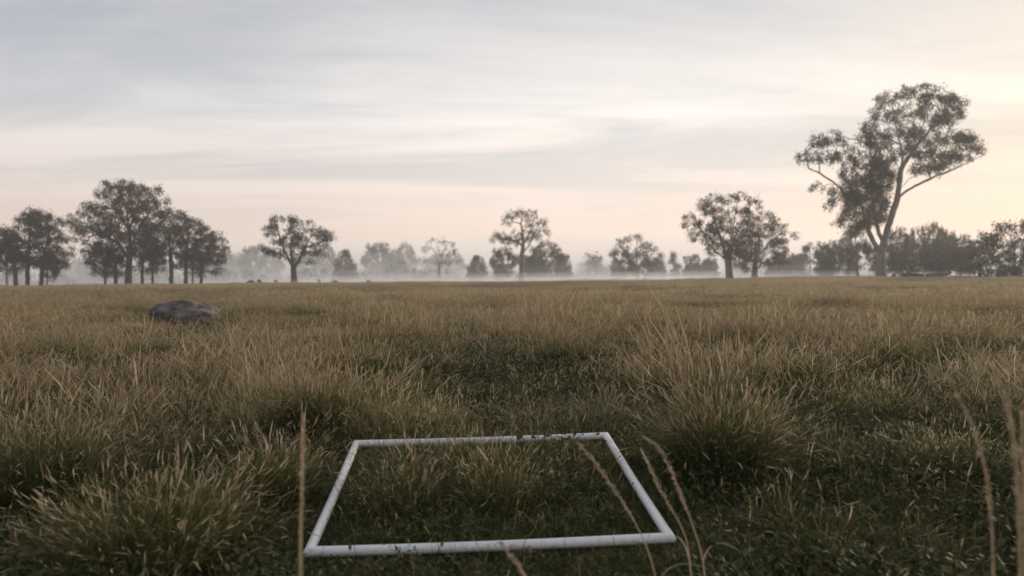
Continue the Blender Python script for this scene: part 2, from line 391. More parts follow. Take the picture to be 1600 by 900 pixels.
# tall spreading gum on the right
cl = [(150,360,35,28),(200,300,42,30),(260,290,45,32),(225,360,50,36),(300,350,42,45),(330,430,55,52),(400,370,55,45),(430,300,52,38),(375,285,28,36),(430,455,58,55),(385,500,55,55),(330,560,45,52),(420,540,45,45),
      (445,590,22,36),(370,615,45,36),(190,480,32,16),(255,520,28,26),(240,550,18,12),(270,622,22,10),(310,490,35,35),
      (470,130,46,26),(540,110,52,24),(610,104,56,24),(680,118,52,26),(738,150,42,30),(765,190,22,22),(430,190,40,30),(400,240,26,28),(490,200,42,34),(560,180,52,38),(640,190,52,38),(700,205,44,34),(560,255,52,38),
      (630,265,54,40),(490,262,34,26),(600,330,54,42),(660,335,46,46),(720,280,44,30),(770,280,36,26),(590,395,40,42),(655,395,34,38),(740,340,44,34),(800,310,40,30),(832,332,26,16),(762,365,26,16),(690,375,28,26),(540,330,40,30),(350,500,50,50),(420,415,52,48),(460,350,40,46),(482,410,26,44),(400,600,40,38),(340,640,34,28),(455,515,28,46),(300,590,26,26)]
big = tree('gum_tree', 'tallest gum tree with forked leaning trunk and two-lobed open crown', 1377, 115,
     pts([[(442,835),(441,790),(440,745),(452,700),(466,650),(484,590),(505,525),(512,470),(520,410),(527,360)],
          [(507,528),(535,500),(570,478),(650,440),(740,405),(838,357)],
          [(438,742),(415,700),(395,660),(380,615),(368,560),(335,530),(298,505),(258,463),(200,425),(145,402)],
          [(446,715),(432,660),(420,600),(408,530),(402,450),(400,380)],
          [(527,360),(510,290),(495,220),(480,150)], [(527,365),(550,290),(575,210),(600,130)], [(524,390),(570,330),(630,260),(690,190)]], 2.5, 1200, 100),
     scaled(cl, 2.5, 1200, 100), .64, per=32, seed=11, base_y=434, L=.36, Wd=.095, tipden=1.0, csize=.55, bark=M_bark, leafm=M_leaf_olive, flare=.25, rtip=.018, fill=.6)

# ------------------------------------------------------------------ left hand stand
cl = [(690,150,70,28),(780,148,80,26),(870,165,70,28),(960,190,60,32),(1030,240,24,28),(630,205,38,36),(700,225,58,46),(785,230,70,55),(865,240,70,48),(930,275,58,46),(550,278,45,26),(630,312,48,36),(700,310,60,55),
      (780,330,80,60),(880,340,80,60),(450,365,38,38),(540,372,38,36),(620,375,58,46),(480,430,55,30),(560,455,80,46),(660,430,80,60),(760,430,80,60),(860,430,80,60),(450,487,38,18),(560,540,60,46),(660,530,70,55),(770,530,60,55),
      (870,530,70,48),(560,592,48,22),(650,592,60,26),(950,430,50,50)]
tree('gum_tree', 'largest domed gum tree of the left-hand stand, thick straight trunk', 200, 142,
     pts([[(800,772),(803,700),(808,620),(815,540),(805,450),(795,350),(790,270)], [(805,600),(740,520),(650,470),(540,420),(460,400)], [(814,540),(860,450),(920,350),(980,240)], [(800,420),(740,330),(680,230)], [(800,400),(850,310),(880,200)]], 4, 0, 250),
     scaled(cl, 4, 0, 250), .56, per=31, seed=21, base_y=443, leafm=M_leaf_red, bark=M_bark_dark, tipden=1.0, csize=.62, L=.42, Wd=.13)
def lollipop(bx, cx, topy, basey, rx, seed, n=15, low=.22):
    """clumps on a domed crown"""
    rng = np.random.default_rng(seed); h = basey - topy; cyy = topy + h * (1 - low) * .62; out = []
    for i in range(n):
        a = rng.uniform(-.25, math.pi + .25); q = rng.uniform(.45, .92)
        out.append((cx + math.cos(a) * rx * q, cyy - math.sin(a) * (cyy - topy) * q, rx * rng.uniform(.22, .34), rx * rng.uniform(.16, .26)))
    out.append((cx, topy + rx * .2, rx * .45, rx * .2)); out.append((cx, cyy, rx * .5, rx * .35)); return out
def simple_tree(name, label, bx, d, cx, topy, basey, rx, rb, seed, clumps=None, **kw):
    h = basey - topy
    sk = [[(bx, basey), (bx + (cx - bx) * .1, basey - h * .2), (bx + (cx - bx) * .35, basey - h * .42), (cx, basey - h * .75)],
          [(bx + (cx - bx) * .25, basey - h * .36), (cx - rx * .35, basey - h * .55), (cx - rx * .7, basey - h * .66)],
          [(bx + (cx - bx) * .3, basey - h * .40), (cx + rx * .35, basey - h * .6), (cx + rx * .65, basey - h * .72)]]
    clumps = list(clumps or lollipop(bx, cx, topy, basey, rx, seed)) + [(cx - rx * .5, basey - h * .31, rx * .42, rx * .22), (cx + rx * .45, basey - h * .27, rx * .40, rx * .20)]
    return tree(name, label, bx, d, sk, clumps, rb, seed=seed, base_y=basey, **kw)
A_ = dict(leafm=M_leaf_red, bark=M_bark_dark, per=30, tipden=.95, csize=.6, L=.40, Wd=.13)
simple_tree('gum_tree', 'dark gum tree at the left edge with low drooping crown', 25, 140, 14, 343, 443, 30, .33, 31, scaled([(60,440,58,38),(30,480,60,46),(100,520,60,55),(40,560,70,55),(110,590,60,40),(-40,450,60,50),(-30,540,60,60),(60,620,50,22)], 4, 0, 250), **A_)
simple_tree('gum_tree', 'dark gum tree with high pointed top, second trunk from the left edge', 43, 144, 47, 325, 443, 30, .36, 32, scaled([(200,322,66,30),(140,355,56,36),(240,350,60,40),(170,425,75,55),(230,440,60,50),(200,520,66,55),(150,590,55,45),(200,630,40,25)], 4, 0, 250), **A_)
simple_tree('gum_tree', 'dark gum tree whose right branches reach toward the largest domed gum', 64, 141, 78, 333, 443, 34, .34, 33, scaled([(290,385,55,46),(330,352,38,32),(370,392,36,26),(310,460,75,55),(275,550,70,55),(380,480,36,36),(420,572,38,34),(390,622,38,24),(300,612,56,34),(340,560,50,40)], 4, 0, 250), **A_)
simple_tree('gum_sapling', 'slender sapling with thin stem just right of the left edge trio', 73, 150, 77, 392, 443, 13, .14, 34, **A_)
simple_tree('gum_tree', 'faint thin gum in the mist at the left edge', 11, 190, 8, 372, 443, 22, .25, 35, **A_)
simple_tree('gum_tree', 'small gum with thin trunk left of the thick domed gum trunk', 165, 150, 160, 378, 443, 24, .22, 36, **A_)
simple_tree('gum_tree', 'short forked gum close beside the thick domed gum trunk', 181, 146, 178, 385, 443, 20, .30, 37, **A_)
simple_tree('gum_tree', 'gum with slim trunk next right of the largest domed gum', 222, 150, 226, 352, 443, 24, .27, 38, **A_)
simple_tree('gum_tree', 'faint slim gum second right of the largest domed gum', 238, 158, 240, 362, 443, 22, .24, 39, **A_)
simple_tree('gum_tree', 'taller gum with broad top beside the largest domed gum', 268, 146, 262, 326, 443, 32, .36, 40, scaled([(1000,325,60,35),(1060,335,50,35),(1120,345,45,35),(960,380,60,45),(1050,400,70,50),(1130,410,60,45),(1000,470,70,55),(1100,480,70,50),(1040,560,80,45),(960,560,60,45),(1120,570,50,40),(960,630,40,25)], 4, 0, 250), **A_)
simple_tree('gum_tree', 'gum with sloping crown near the right end of the stand', 290, 148, 294, 340, 443, 30, .32, 41, scaled([(1160,355,40,30),(1190,385,45,30),(1250,410,45,35),(1170,440,65,45),(1250,470,65,45),(1190,530,70,50),(1260,560,60,45),(1180,600,60,40)], 4, 0, 250), **A_)
simple_tree('gum_tree', 'thin-stemmed gum between two stouter trunks in the stand', 301, 158, 303, 380, 443, 18, .18, 42, **A_)
simple_tree('gum_tree', 'rightmost gum of the left stand with low wide branches', 313, 150, 328, 365, 443, 30, .28, 43, scaled([(1300,450,50,35),(1350,475,45,30),(1390,495,26,22),(1300,520,60,45),(1370,560,55,40),(1415,590,22,14),(1400,630,28,18),(1330,610,60,40),(1415,545,16,14),(1280,590,40,40)], 4, 0, 250), **A_)

# ------------------------------------------------------------------ free-standing trees across the field edge
cl = [(330,290,48,26),(400,278,58,24),(460,298,48,30),(262,360,36,36),(300,345,30,26),(340,405,46,46),(430,375,55,52),(520,330,42,40),(580,370,46,36),(640,368,42,34),(680,415,22,26),(480,420,56,46),(600,430,56,34),(238,460,36,30),
      (300,482,46,32),(350,490,46,34),(450,480,66,44),(540,480,56,34),(610,492,55,22),(430,540,50,22),(530,548,34,18),(385,430,36,40)]
tree('gum_tree', 'round-crowned gum with low-forking trunk standing alone left of centre', 459, 152,
     pts([[(437,690),(437,640),(434,595),(425,540),(415,470),(420,380),(410,310)], [(434,600),(405,540),(370,470),(345,390),(320,310)], [(436,605),(470,550),(500,470),(545,400),(600,350)], [(500,475),(560,450),(640,420)], [(405,545),(330,500),(250,465)]], 4, 350, 270),
     scaled(cl, 4, 350, 270), .55, per=29, seed=51, base_y=442, leafm=M_leaf_red, bark=M_bark_dark, tipden=.75, csize=.55, L=.40, Wd=.12)
cl = [(1310,425,38,22),(1370,420,38,20),(1262,460,28,22),(1250,490,18,18),(1330,505,28,36),(1420,450,28,22),(1445,480,18,22),(1380,500,32,32),(1290,550,38,16),(1400,562,46,14),(1440,540,36,16),(1340,562,50,14)]
tree('gum_tree', 'small slender gum with sparse pale crown standing in mist', 686, 215, pts([[(1345,690),(1345,620),(1344,570),(1340,510),(1335,450)], [(1344,570),(1320,500),(1290,450)], [(1345,565),(1370,500),(1400,440)]], 4, 350, 270),
     scaled(cl, 4, 350, 270), .38, per=16, seed=52, base_y=441, leafm=M_leaf_olive, bark=M_bark_pale, tipden=.5, csize=.6, L=.42, Wd=.11)
cl = [(370,300,38,36),(400,260,42,26),(460,245,52,22),(530,255,46,26),(575,295,36,30),(600,340,32,30),(620,375,18,22),(570,382,30,20),(512,312,34,26),(500,352,42,30),(300,380,42,24),(275,412,18,26),(340,392,36,26),(372,420,42,24),(422,400,42,40),(480,400,46,30),(540,392,36,24),(410,440,36,14)]
tree('gum_tree', 'tall gum with mushroom crown and a side branch left, at centre', 814, 172,
     pts([[(455,675),(458,620),(461,560),(464,500),(470,455),(466,390),(455,320),(465,260)], [(468,440),(420,425),(350,410),(290,392)], [(466,505),(500,465),(530,400),(570,320)], [(470,450),(500,390),(540,290)]], 4, 700, 270),
     scaled(cl, 4, 700, 270), .48, per=25, seed=53, base_y=439, leafm=M_leaf_olive, bark=M_bark, tipden=.7, csize=.55, L=.38, Wd=.11)
cl = [(1100,420,48,26),(1170,405,58,22),(1230,440,46,26),(1060,470,36,26),(1030,505,18,16),(1130,490,56,34),(1210,490,56,34),(1280,470,36,26),(1320,520,36,26),(1180,540,95,44),(1270,560,66,36),(1120,570,66,44),(1200,605,100,34)]
tree('gum_tree', 'low bushy gum with rounded crown right of centre', 996, 185, pts([[(1185,680),(1185,600),(1182,540),(1175,470)], [(1185,590),(1120,500),(1070,450)], [(1186,590),(1240,510),(1290,460)]], 4, 700, 270),
     scaled(cl, 4, 700, 270), .4, per=34, seed=54, base_y=439, leafm=M_leaf_olive, bark=M_bark, tipden=.7, csize=.7, L=.45, Wd=.13)
cl = [(400,190,42,36),(460,150,42,26),(540,162,46,34),(620,140,46,26),(690,170,42,30),(735,200,26,26),(310,270,36,30),(280,312,18,26),(355,300,34,30),(430,230,55,36),(485,255,55,46),(575,235,36,30),(650,250,46,34),(340,392,36,40),(400,340,55,46),(480,340,66,55),(560,330,66,55),
      (420,425,55,44),(500,430,56,46),(580,430,56,55),(470,492,36,26),(560,505,55,34),(640,330,50,46),(650,415,55,50),(640,495,50,40)]
tree('gum_tree', 'broad gum with domed crown and branch sweeping left', 1140, 128,
     pts([[(560,665),(556,600),(550,545),(560,450),(580,350),(600,250),(610,180)], [(552,560),(490,505),(430,450),(390,370),(350,300)], [(556,500),(500,400),(460,280),(450,190)], [(565,430),(620,350),(660,270),(690,200)]], 4, 1000, 270),
     scaled(cl, 4, 1000, 270), .55, per=29, seed=55, base_y=436, leafm=M_leaf_olive, bark=M_bark, tipden=.85, csize=.52, L=.36, Wd=.11)
cl = [(700,290,56,34),(780,270,56,34),(840,300,46,34),(900,352,40,34),(960,390,30,20),(690,360,76,55),(780,370,76,55),(860,400,66,46),(680,460,76,55),(780,470,76,55),(870,480,56,46),(900,540,46,34),(800,550,95,34),(690,540,76,34),(650,430,60,50),(640,515,60,40),(690,585,70,20),(620,570,50,20)]
tree('gum_tree', 'dense sloping gum pressed against the broad domed gum', 1179, 142,
     pts([[(718,670),(718,600),(720,540),(740,430),(760,330)], [(718,560),(680,470),(680,380)], [(720,540),(800,450),(880,380)]], 4, 1000, 270),
     scaled(cl, 4, 1000, 270), .5, per=30, seed=56, base_y=437, leafm=M_leaf_olive, bark=M_bark, tipden=.8, csize=.58, L=.38, Wd=.12)
O_ = dict(leafm=M_leaf_olive, bark=M_bark, per=26, tipden=.7, csize=.62, L=.40, Wd=.12)
simple_tree('gum_tree', 'thin young gum behind the left foot of the tallest gum', 1340, 140, 1336, 352, 436, 26, .22, 61, **O_)
simple_tree('gum_tree', 'small distant gum with flat round crown between broad and tallest gums', 1266, 210, 1266, 377, 436, 17, .28, 62, **O_)
def thicket(name, label, bx, d, clumps, seed, rb=.2, cat='bush', **kw):
    ys = min(c[1] for c in clumps); k_ = dict(O_); k_.update(kw); base = kw.pop('by', 433) if 'by' in kw else 433; k_.pop('by', None)
    sk = [[(bx, base), (bx + 1, base - 8), (bx, base - (base - ys) * .6)], [(bx, base - 6), (bx - 12, base - 22)], [(bx, base - 6), (bx + 12, base - 24)]]
    return tree(name, label, bx, d, sk, clumps, rb, seed=seed, base_y=base, cat=cat, flare=.1, **k_)
thicket('leafy_tree', 'dark dense tree filling the right edge of the field', 1585, 108, [(1548,362,14,12),(1570,352,16,9),(1594,350,18,9),(1615,350,20,10),(1545,382,18,14),(1570,375,22,16),(1600,372,24,16),(1540,402,20,14),(1565,400,24,16),(1595,400,26,18),(1620,390,24,24),(1545,420,22,12),(1575,422,26,12),(1605,420,26,14)], 71, .35, cat='tree', leafm=M_leaf, per=34, by=432)
thicket('leafy_bush', 'dark bush sloping down beside the dense right-edge tree', 1530, 118, [(1528,380,12,10),(1520,396,14,12),(1535,400,16,12),(1512,412,16,10),(1530,418,20,10)], 72, .15, leafm=M_leaf, by=432)

# hazy trees and bushes further back, individuals made from a few models
def proto(seed, kind):
    rg = np.random.default_rng(seed + 1000)
    if kind == 'bush': cls = [(0,-40,10,5),(-11,-35,11,7),(11,-36,11,7),(-19,-27,10,8),(19,-27,10,8),(-6,-28,14,8),(8,-28,14,8),(-23,-16,9,7),(23,-16,9,7),(0,-16,18,9),(-13,-14,13,8),(13,-14,13,8),(-19,-6,8,5),(19,-6,8,5),(0,-5,15,5)]
    elif kind == 'slim': cls = [(0,-62,7,6),(-3,-53,8,7),(4,-47,8,7),(-3,-38,9,8),(4,-30,9,8),(-3,-22,10,8),(3,-14,10,7),(0,-6,10,5)]
    else: cls = [(-14,-50,11,6),(0,-54,13,5),(14,-50,11,6),(-24,-42,9,6),(24,-42,9,6),(-30,-33,7,6),(30,-33,7,6),(-10,-40,13,7),(11,-40,13,7),(-20,-29,11,7),(20,-29,11,7),(0,-30,14,7),(-12,-18,15,7),(12,-18,15,7),(0,-8,14,6),(-13,-10,8,6),(13,-10,8,6)]
    cls = [(c[0] + 800 + rg.normal(0, 1.6), c[1] + 437 + rg.normal(0, 1.4), c[2] * rg.uniform(.85, 1.2), c[3] * rg.uniform(.85, 1.2)) for c in cls]
    sk = [[(800, 437), (800, 425), (799, 405), (800, 395)], [(800, 425), (788, 408), (778, 396)], [(800, 424), (812, 408), (822, 396)]]
    return tree('far_tree', 'x', 800, 200, sk, cls, .3, seed=seed, base_y=437, leafm=M_leaf_olive, per=30, tipden=.8, csize=.7, L=.5, Wd=.17)
protos = {'tree': proto(201, 'tree'), 'tree2': proto(202, 'tree'), 'bush': proto(203, 'bush'), 'bush2': proto(204, 'bush'), 'slim': proto(205, 'slim')}
used = set()
def far(kind, px, d, topy, wpx, name, label, group, cat):
    """a far tree whose top shows at topy and whose crown is wpx wide in the photograph"""
    src = protos[kind]
    if kind in used:
        r = src.copy(); col.objects.link(r)
        for ch in src.children:
            c_ = ch.copy(); col.objects.link(c_); c_.parent = r
    else: r = src; used.add(kind)
    B0 = ground_at(px, d); top = P(px, topy, d)[2]; k = 200 / FPX
    hh = {'tree': 58, 'tree2': 58, 'bush': 46, 'bush2': 46, 'slim': 69}[kind] * k; ww = {'tree': 66, 'tree2': 66, 'bush': 74, 'bush2': 74, 'slim': 22}[kind] * k
    sz = (top - B0[2]) / hh; sx = wpx * d / FPX / ww
    r.location = B0; r.scale = (sx, sx, sz); r.rotation_euler.z = (px * 1.7) % 6.28 if kind in ('bush', 'bush2', 'slim') else (0.3 if px % 2 else math.pi - .2)
    r.name = name
    for k_ in ('label', 'category', 'group'):
        if k_ in r: del r[k_]
    tag(r, label, cat, group)
F_ = far
ORD = ('leftmost', 'second from left', 'third from left', 'fourth from left', 'fifth from left', 'sixth from left', 'seventh from left', 'eighth from left', 'rightmost')
def nth(i, px, allpx):
    k = sorted(allpx).index(px); return 'rightmost' if k == len(allpx) - 1 else ORD[k]
g1 = 'faint grey trees in the mist behind the round-crowned gum'
for i, (px, d, ty, w) in enumerate([(392,300,392,42),(425,310,396,40),(478,300,398,40),(508,295,392,40)]): F_(('tree','tree2')[i % 2], px, d, ty, w, 'misty_gum_tree', nth(i, px, (392, 425, 478, 508)) + ' of four faint gums behind the lone round-crowned gum', g1, 'tree')
F_('bush', 540, 230, 400, 48, 'misty_bush', 'grey conical bush in mist right of the round-crowned gum', None, 'bush')
F_('tree', 590, 290, 387, 54, 'misty_gum_tree', 'wide hazy gum left of the slender pale gum, taller of two', None, 'tree')
F_('tree2', 632, 305, 390, 40, 'misty_gum_tree', 'narrow hazy gum just left of the slender pale gum', None, 'tree')
F_('bush2', 615, 300, 404, 60, 'misty_bush', 'broad hazy bush under the two hazy gums left of centre', None, 'bush')
F_('bush', 672, 320, 408, 50, 'misty_bush', 'hazy bush behind the foot of the slender pale gum', None, 'bush')
F_('tree2', 706, 300, 402, 44, 'misty_gum_tree', 'hazy low gum just right of the slender pale gum', None, 'tree')
F_('bush', 745, 212, 407, 46, 'misty_bush', 'round grey bush in mist left of the mushroom-crowned gum', None, 'bush')
F_('tree', 786, 205, 393, 44, 'misty_gum_tree', 'hazy gum under the left branch of the mushroom-crowned gum', None, 'tree')
F_('tree2', 852, 208, 386, 56, 'misty_gum_tree', 'hazy domed gum right of the mushroom-crowned gum trunk', None, 'tree')
F_('bush2', 830, 206, 404, 70, 'misty_bush', 'dense hazy bush at the foot of the mushroom-crowned gum', None, 'bush')
F_('bush', 880, 208, 404, 44, 'misty_bush', 'hazy upright bush ending the centre clump on its right', None, 'bush')
F_('bush2', 930, 380, 406, 44, 'misty_bush', 'palest bush almost lost in mist, right of the centre clump', None, 'bush')
F_('bush', 965, 210, 410, 40, 'misty_bush', 'hazy bush at the left foot of the low bushy gum', None, 'bush')
F_('bush2', 1025, 210, 408, 44, 'misty_bush', 'hazy bush at the right foot of the low bushy gum', None, 'bush')
F_('slim', 1054, 212, 397, 20, 'misty_tree', 'narrow upright tree like a post, hazy, right of low bushy gum', None, 'tree')
for i, (px, ty, w) in enumerate([(1082,405,40),(1108,408,38),(1215,408,50),(1245,402,46)]): F_(('bush','bush2')[i % 2], px, 200, ty, w, 'misty_bush', nth(i, px, (1082, 1108, 1215, 1245)) + ' of four hazy bushes around the broad domed gum', 'hazy bushes around the broad gum', 'bush')
for i, (px, d, ty, w) in enumerate([(1300,175,383,48),(1325,170,378,44),(1292,172,396,56)]): F_(('tree','tree2','bush')[i], px, d, ty, w, 'misty_shrub', nth(i, px, (1300, 1325, 1292)) + ' of three brownish shrubs left of the tallest gum', 'shrubs left of the tallest gum', 'shrub')
for i, (px, d, ty, w) in enumerate([(1404,160,364,40),(1430,165,368,40),(1455,162,362,40),(1480,158,366,42),(1504,150,374,40),(1418,150,386,64),(1465,148,384,64),(1500,145,390,60),(1380,165,388,50)]):
    F_(('tree','tree2','bush','bush2')[i % 4], px, d, ty, w, 'misty_shrub', nth(i, px, (1404, 1430, 1455, 1480, 1504, 1418, 1465, 1500, 1380)) + ' shrub of the brown-grey thicket right of the tallest gum', 'thicket right of the tallest gum', 'shrub')
for i, (px, d, ty, w) in enumerate([(100,330,404,60),(135,300,410,40),(350,320,404,60),(375,340,402,50),(330,330,408,50)]): F_(('bush','bush2')[i % 2], px, d, ty, w, 'misty_bush', nth(i, px, (100, 135, 350, 375, 330)) + ' of five faint bushes in white mist behind the left stand', 'faint bushes behind the left stand', 'bush')
for i in (0, 1, 3, 5, 6, 8):
    px = (392, 405, 418, 431, 480, 498, 523, 541, 576)[i]
    F_(('bush','bush2')[i % 2], px, (146, 150, 144, 158, 147, 160, 149, 153, 145)[i], (438.4, 437.4, 438.9, 437.8, 438.6, 437.6, 438.2, 439.0, 438.3)[i], (15, 9, 20, 9, 24, 8, 12, 18, 10)[i], 'low_shrub', nth(i, px, (392, 405, 431, 498, 523, 576)) + ' of the tiny dark skyline shrubs near the round-crowned gum', 'low dark shrubs on the field edge', 'shrub')

# far woodland that reads as one soft mass
rngw = np.random.default_rng(900); mbw = MB(); tw_, sw_ = [], []
for px in np.arange(-60, 1660, 7.0):
    hgt = 5.6 + 2.8 * math.sin(px * .031 + 1) * math.sin(px * .011) + 2.2 * math.sin(px * .083) + rngw.normal(0, .9)
    for q in range(int(9 + hgt * 2.2)):
        d_ = rngw.uniform(240, 300); g0 = ground_at(px + rngw.normal(0, 5), d_); u = rngw.uniform(0, 1) ** .7
        tw_.append(g0 + np.array([0, 0, .4 + max(2.5, hgt) * u])); sw_.append(rngw.uniform(.9, 1.5))
leaves(mbw, rngw, tw_, sw_, 16, .75, .30); wd = obj('distant_woodland', mbw.mesh('distant_woodland', False), M_leaf_olive); tag(wd, 'soft continuous band of distant woodland fading into mist', 'woodland', kind='stuff')

# ------------------------------------------------------------------ boulder, fallen timber
mt, t, b = new_mat('lichened_rock')
f1 = noise(t, 3.2, 9, .72); f2 = noise(t, 9, 5, .65, None, .8)
c = ramp(t, f1, [(.36, (.050, .046, .046)), (.47, (.15, .13, .12)), (.60, (.33, .275, .245))]); c = mixc(t, ramp(t, f2, [(.56, (0, 0, 0)), (.66, (.8, .8, .8))]), c, (.20, .20, .20))
t.links.new(c, b.inputs['Base Color']); b.inputs['Roughness'].default_value = .9; bump(t, b, f1, 1.0, .25); M_rock = mt
def rock(name, label, loc, size, rz, seed):
    import bmesh
    bm = bmesh.new(); bmesh.ops.create_icosphere(bm, subdivisions=5, radius=1); rng = np.random.default_rng(seed)
    dirs = rng.normal(0, 1, (26, 3)); dirs /= np.linalg.norm(dirs, axis=1)[:, None]; offs = rng.uniform(.72, .98, 26)
    from mathutils import noise as mn
    for v in bm.verts:
        p = np.array(v.co); s = 1.0
        for dd, oo in zip(dirs, offs):
            q = p.dot(dd)
            if q > 0: s = min(s, oo / q)
        p = p * (s * .8 + .2 * min(1, s + .1)); p *= 1 + .11 * mn.fractal(Vector(v.co) * 2.6 + Vector((seed, 0, 0)), .8, 2.1, 6)
        crack = abs(mn.noise(Vector((p[0] * 1.6, p[1] * 1.6, p[2] * 4 + 3)))); p *= 1 - .05 * max(0, 1 - crack / .06)
        v.co = Vector(p * np.array(size))
    me = bpy.data.meshes.new(name); bm.to_mesh(me); bm.free(); me.polygons.foreach_set('use_smooth', np.ones(len(me.polygons), bool))
    o = obj(name, me, M_rock); o.location = loc; o.rotation_euler.z = rz; tag(o, label, 'rock'); return o
bl = ground_at(284, 15.2); rock('boulder', 'low grey lichened boulder half sunk in grass at left', (bl[0], bl[1], bl[2] + .11), (.70, .55, .34), rad(8), 5)
def log(name, label, pix, d, r, seed, stubs=()):
    rng = np.random.default_rng(seed); root = ground_at(sum(p[0] for p in pix) / len(pix), d); pl = []
    for (px, up, dep) in pix:
        q = ground_at(px, d); pl.append([q[0] - root[0], dep, q[2] - root[2] + up])
    pl = np.array(pl); tt = np.linspace(0, len(pl) - 1, 14); pp = np.stack([np.interp(tt, np.arange(len(pl)), pl[:, i]) for i in range(3)], 1) + rng.normal(0, .04, (14, 3))
    mb = MB(); tube(mb, pp, np.linspace(r, r * .45, 14), 9, True, .09, rng)
    o = empty(name, root); tag(o, label, 'log', 'fallen timber by the tallest gum'); obj('log_trunk', mb.mesh('log'), M_wood, o)
    for (i, dx, dy, dzz) in stubs:
        mb = MB(); a = pp[i]; q = np.stack([a + np.array([dx, dy, dzz]) * u + rng.normal(0, .03, 3) for u in np.linspace(0, 1, 6)]); tube(mb, q, np.linspace(r * .5, r * .12, 6), 6, True, .08, rng); obj('branch_stub', mb.mesh('stub'), M_wood, o)
log('fallen_log', 'fallen grey log with upright broken branch near the tallest gum', [(1410,.35,0),(1425,.45,.4),(1445,.35,.2)], 104, .32, 1, [(6, -.5, .2, 1.1), (3, -.6, 0, .5)])
log('fallen_log', 'longer fallen log with raised right end near the tallest gum', [(1449,.30,0),(1468,.42,-.5),(1488,.70,.2)], 105, .30, 2, [(10, .5, .1, .35)])
log('fallen_branch', 'short dark stub of wood nearest the foot of the tallest gum', [(1394,.1,0),(1398,.5,.1),(1401,.35,.2)], 106, .22, 3)

# ------------------------------------------------------------------ quadrat frame
mt, t, b = new_mat('white_plastic_pipe')
f1 = noise(t, 6, 6, .65); f2 = noise(t, 40, 3, .6)
c = ramp(t, f1, [(.25, (.62, .59, .54)), (.42, (.77, .75, .73)), (1, (.80, .79, .78))]); t.links.new(c, b.inputs['Base Color']); b.inputs['Roughness'].default_value = .42; M_pvc = mt
QC = [np.array(p) for p in ((-.560, 2.184, .056), (.438, 2.246, .067), (.375, 3.240, .158), (-.623, 3.178, .147))]
qc = sum(QC) / 4; qn = np.cross(QC[1] - QC[0], QC[3] - QC[0]); qn /= np.linalg.norm(qn)
q0 = empty('quadrat_frame', (qc[0], qc[1], float(H(qc[0], qc[1])))); tag(q0, 'white plastic pipe quadrat frame lying square on the grass', 'frame')
R_ = .0142
for i in range(4):
    a, b_ = QC[i], QC[(i + 1) % 4]; ax = (b_ - a) / np.linalg.norm(b_ - a); side = np.cross(qn, ax); L_ = np.linalg.norm(b_ - a)   # side points inward
    vs = []; nsd = 20; steps = 9
    for s_i in range(steps):
        u = s_i / (steps - 1)
        for j in range(nsd):
            th = 2 * math.pi * j / nsd; o_ = math.cos(th) * R_; off = side * o_ + qn * math.sin(th) * R_
            s0 = o_; s1 = L_ - o_                              # mitred ends
            vs.append(a + ax * (s0 + (s1 - s0) * u) + off + qn * (-.004 * math.sin(math.pi * u)) - np.array(q0.location))
    k = np.arange(nsd); k2 = (k + 1) % nsd
    f = np.concatenate([np.stack([s * nsd + k, (s + 1) * nsd + k, (s + 1) * nsd + k2, s * nsd + k2], 1) for s in range(steps - 1)])
    obj('pipe', mesh_np('pipe', np.array(vs), [f], None, True), M_pvc, q0)

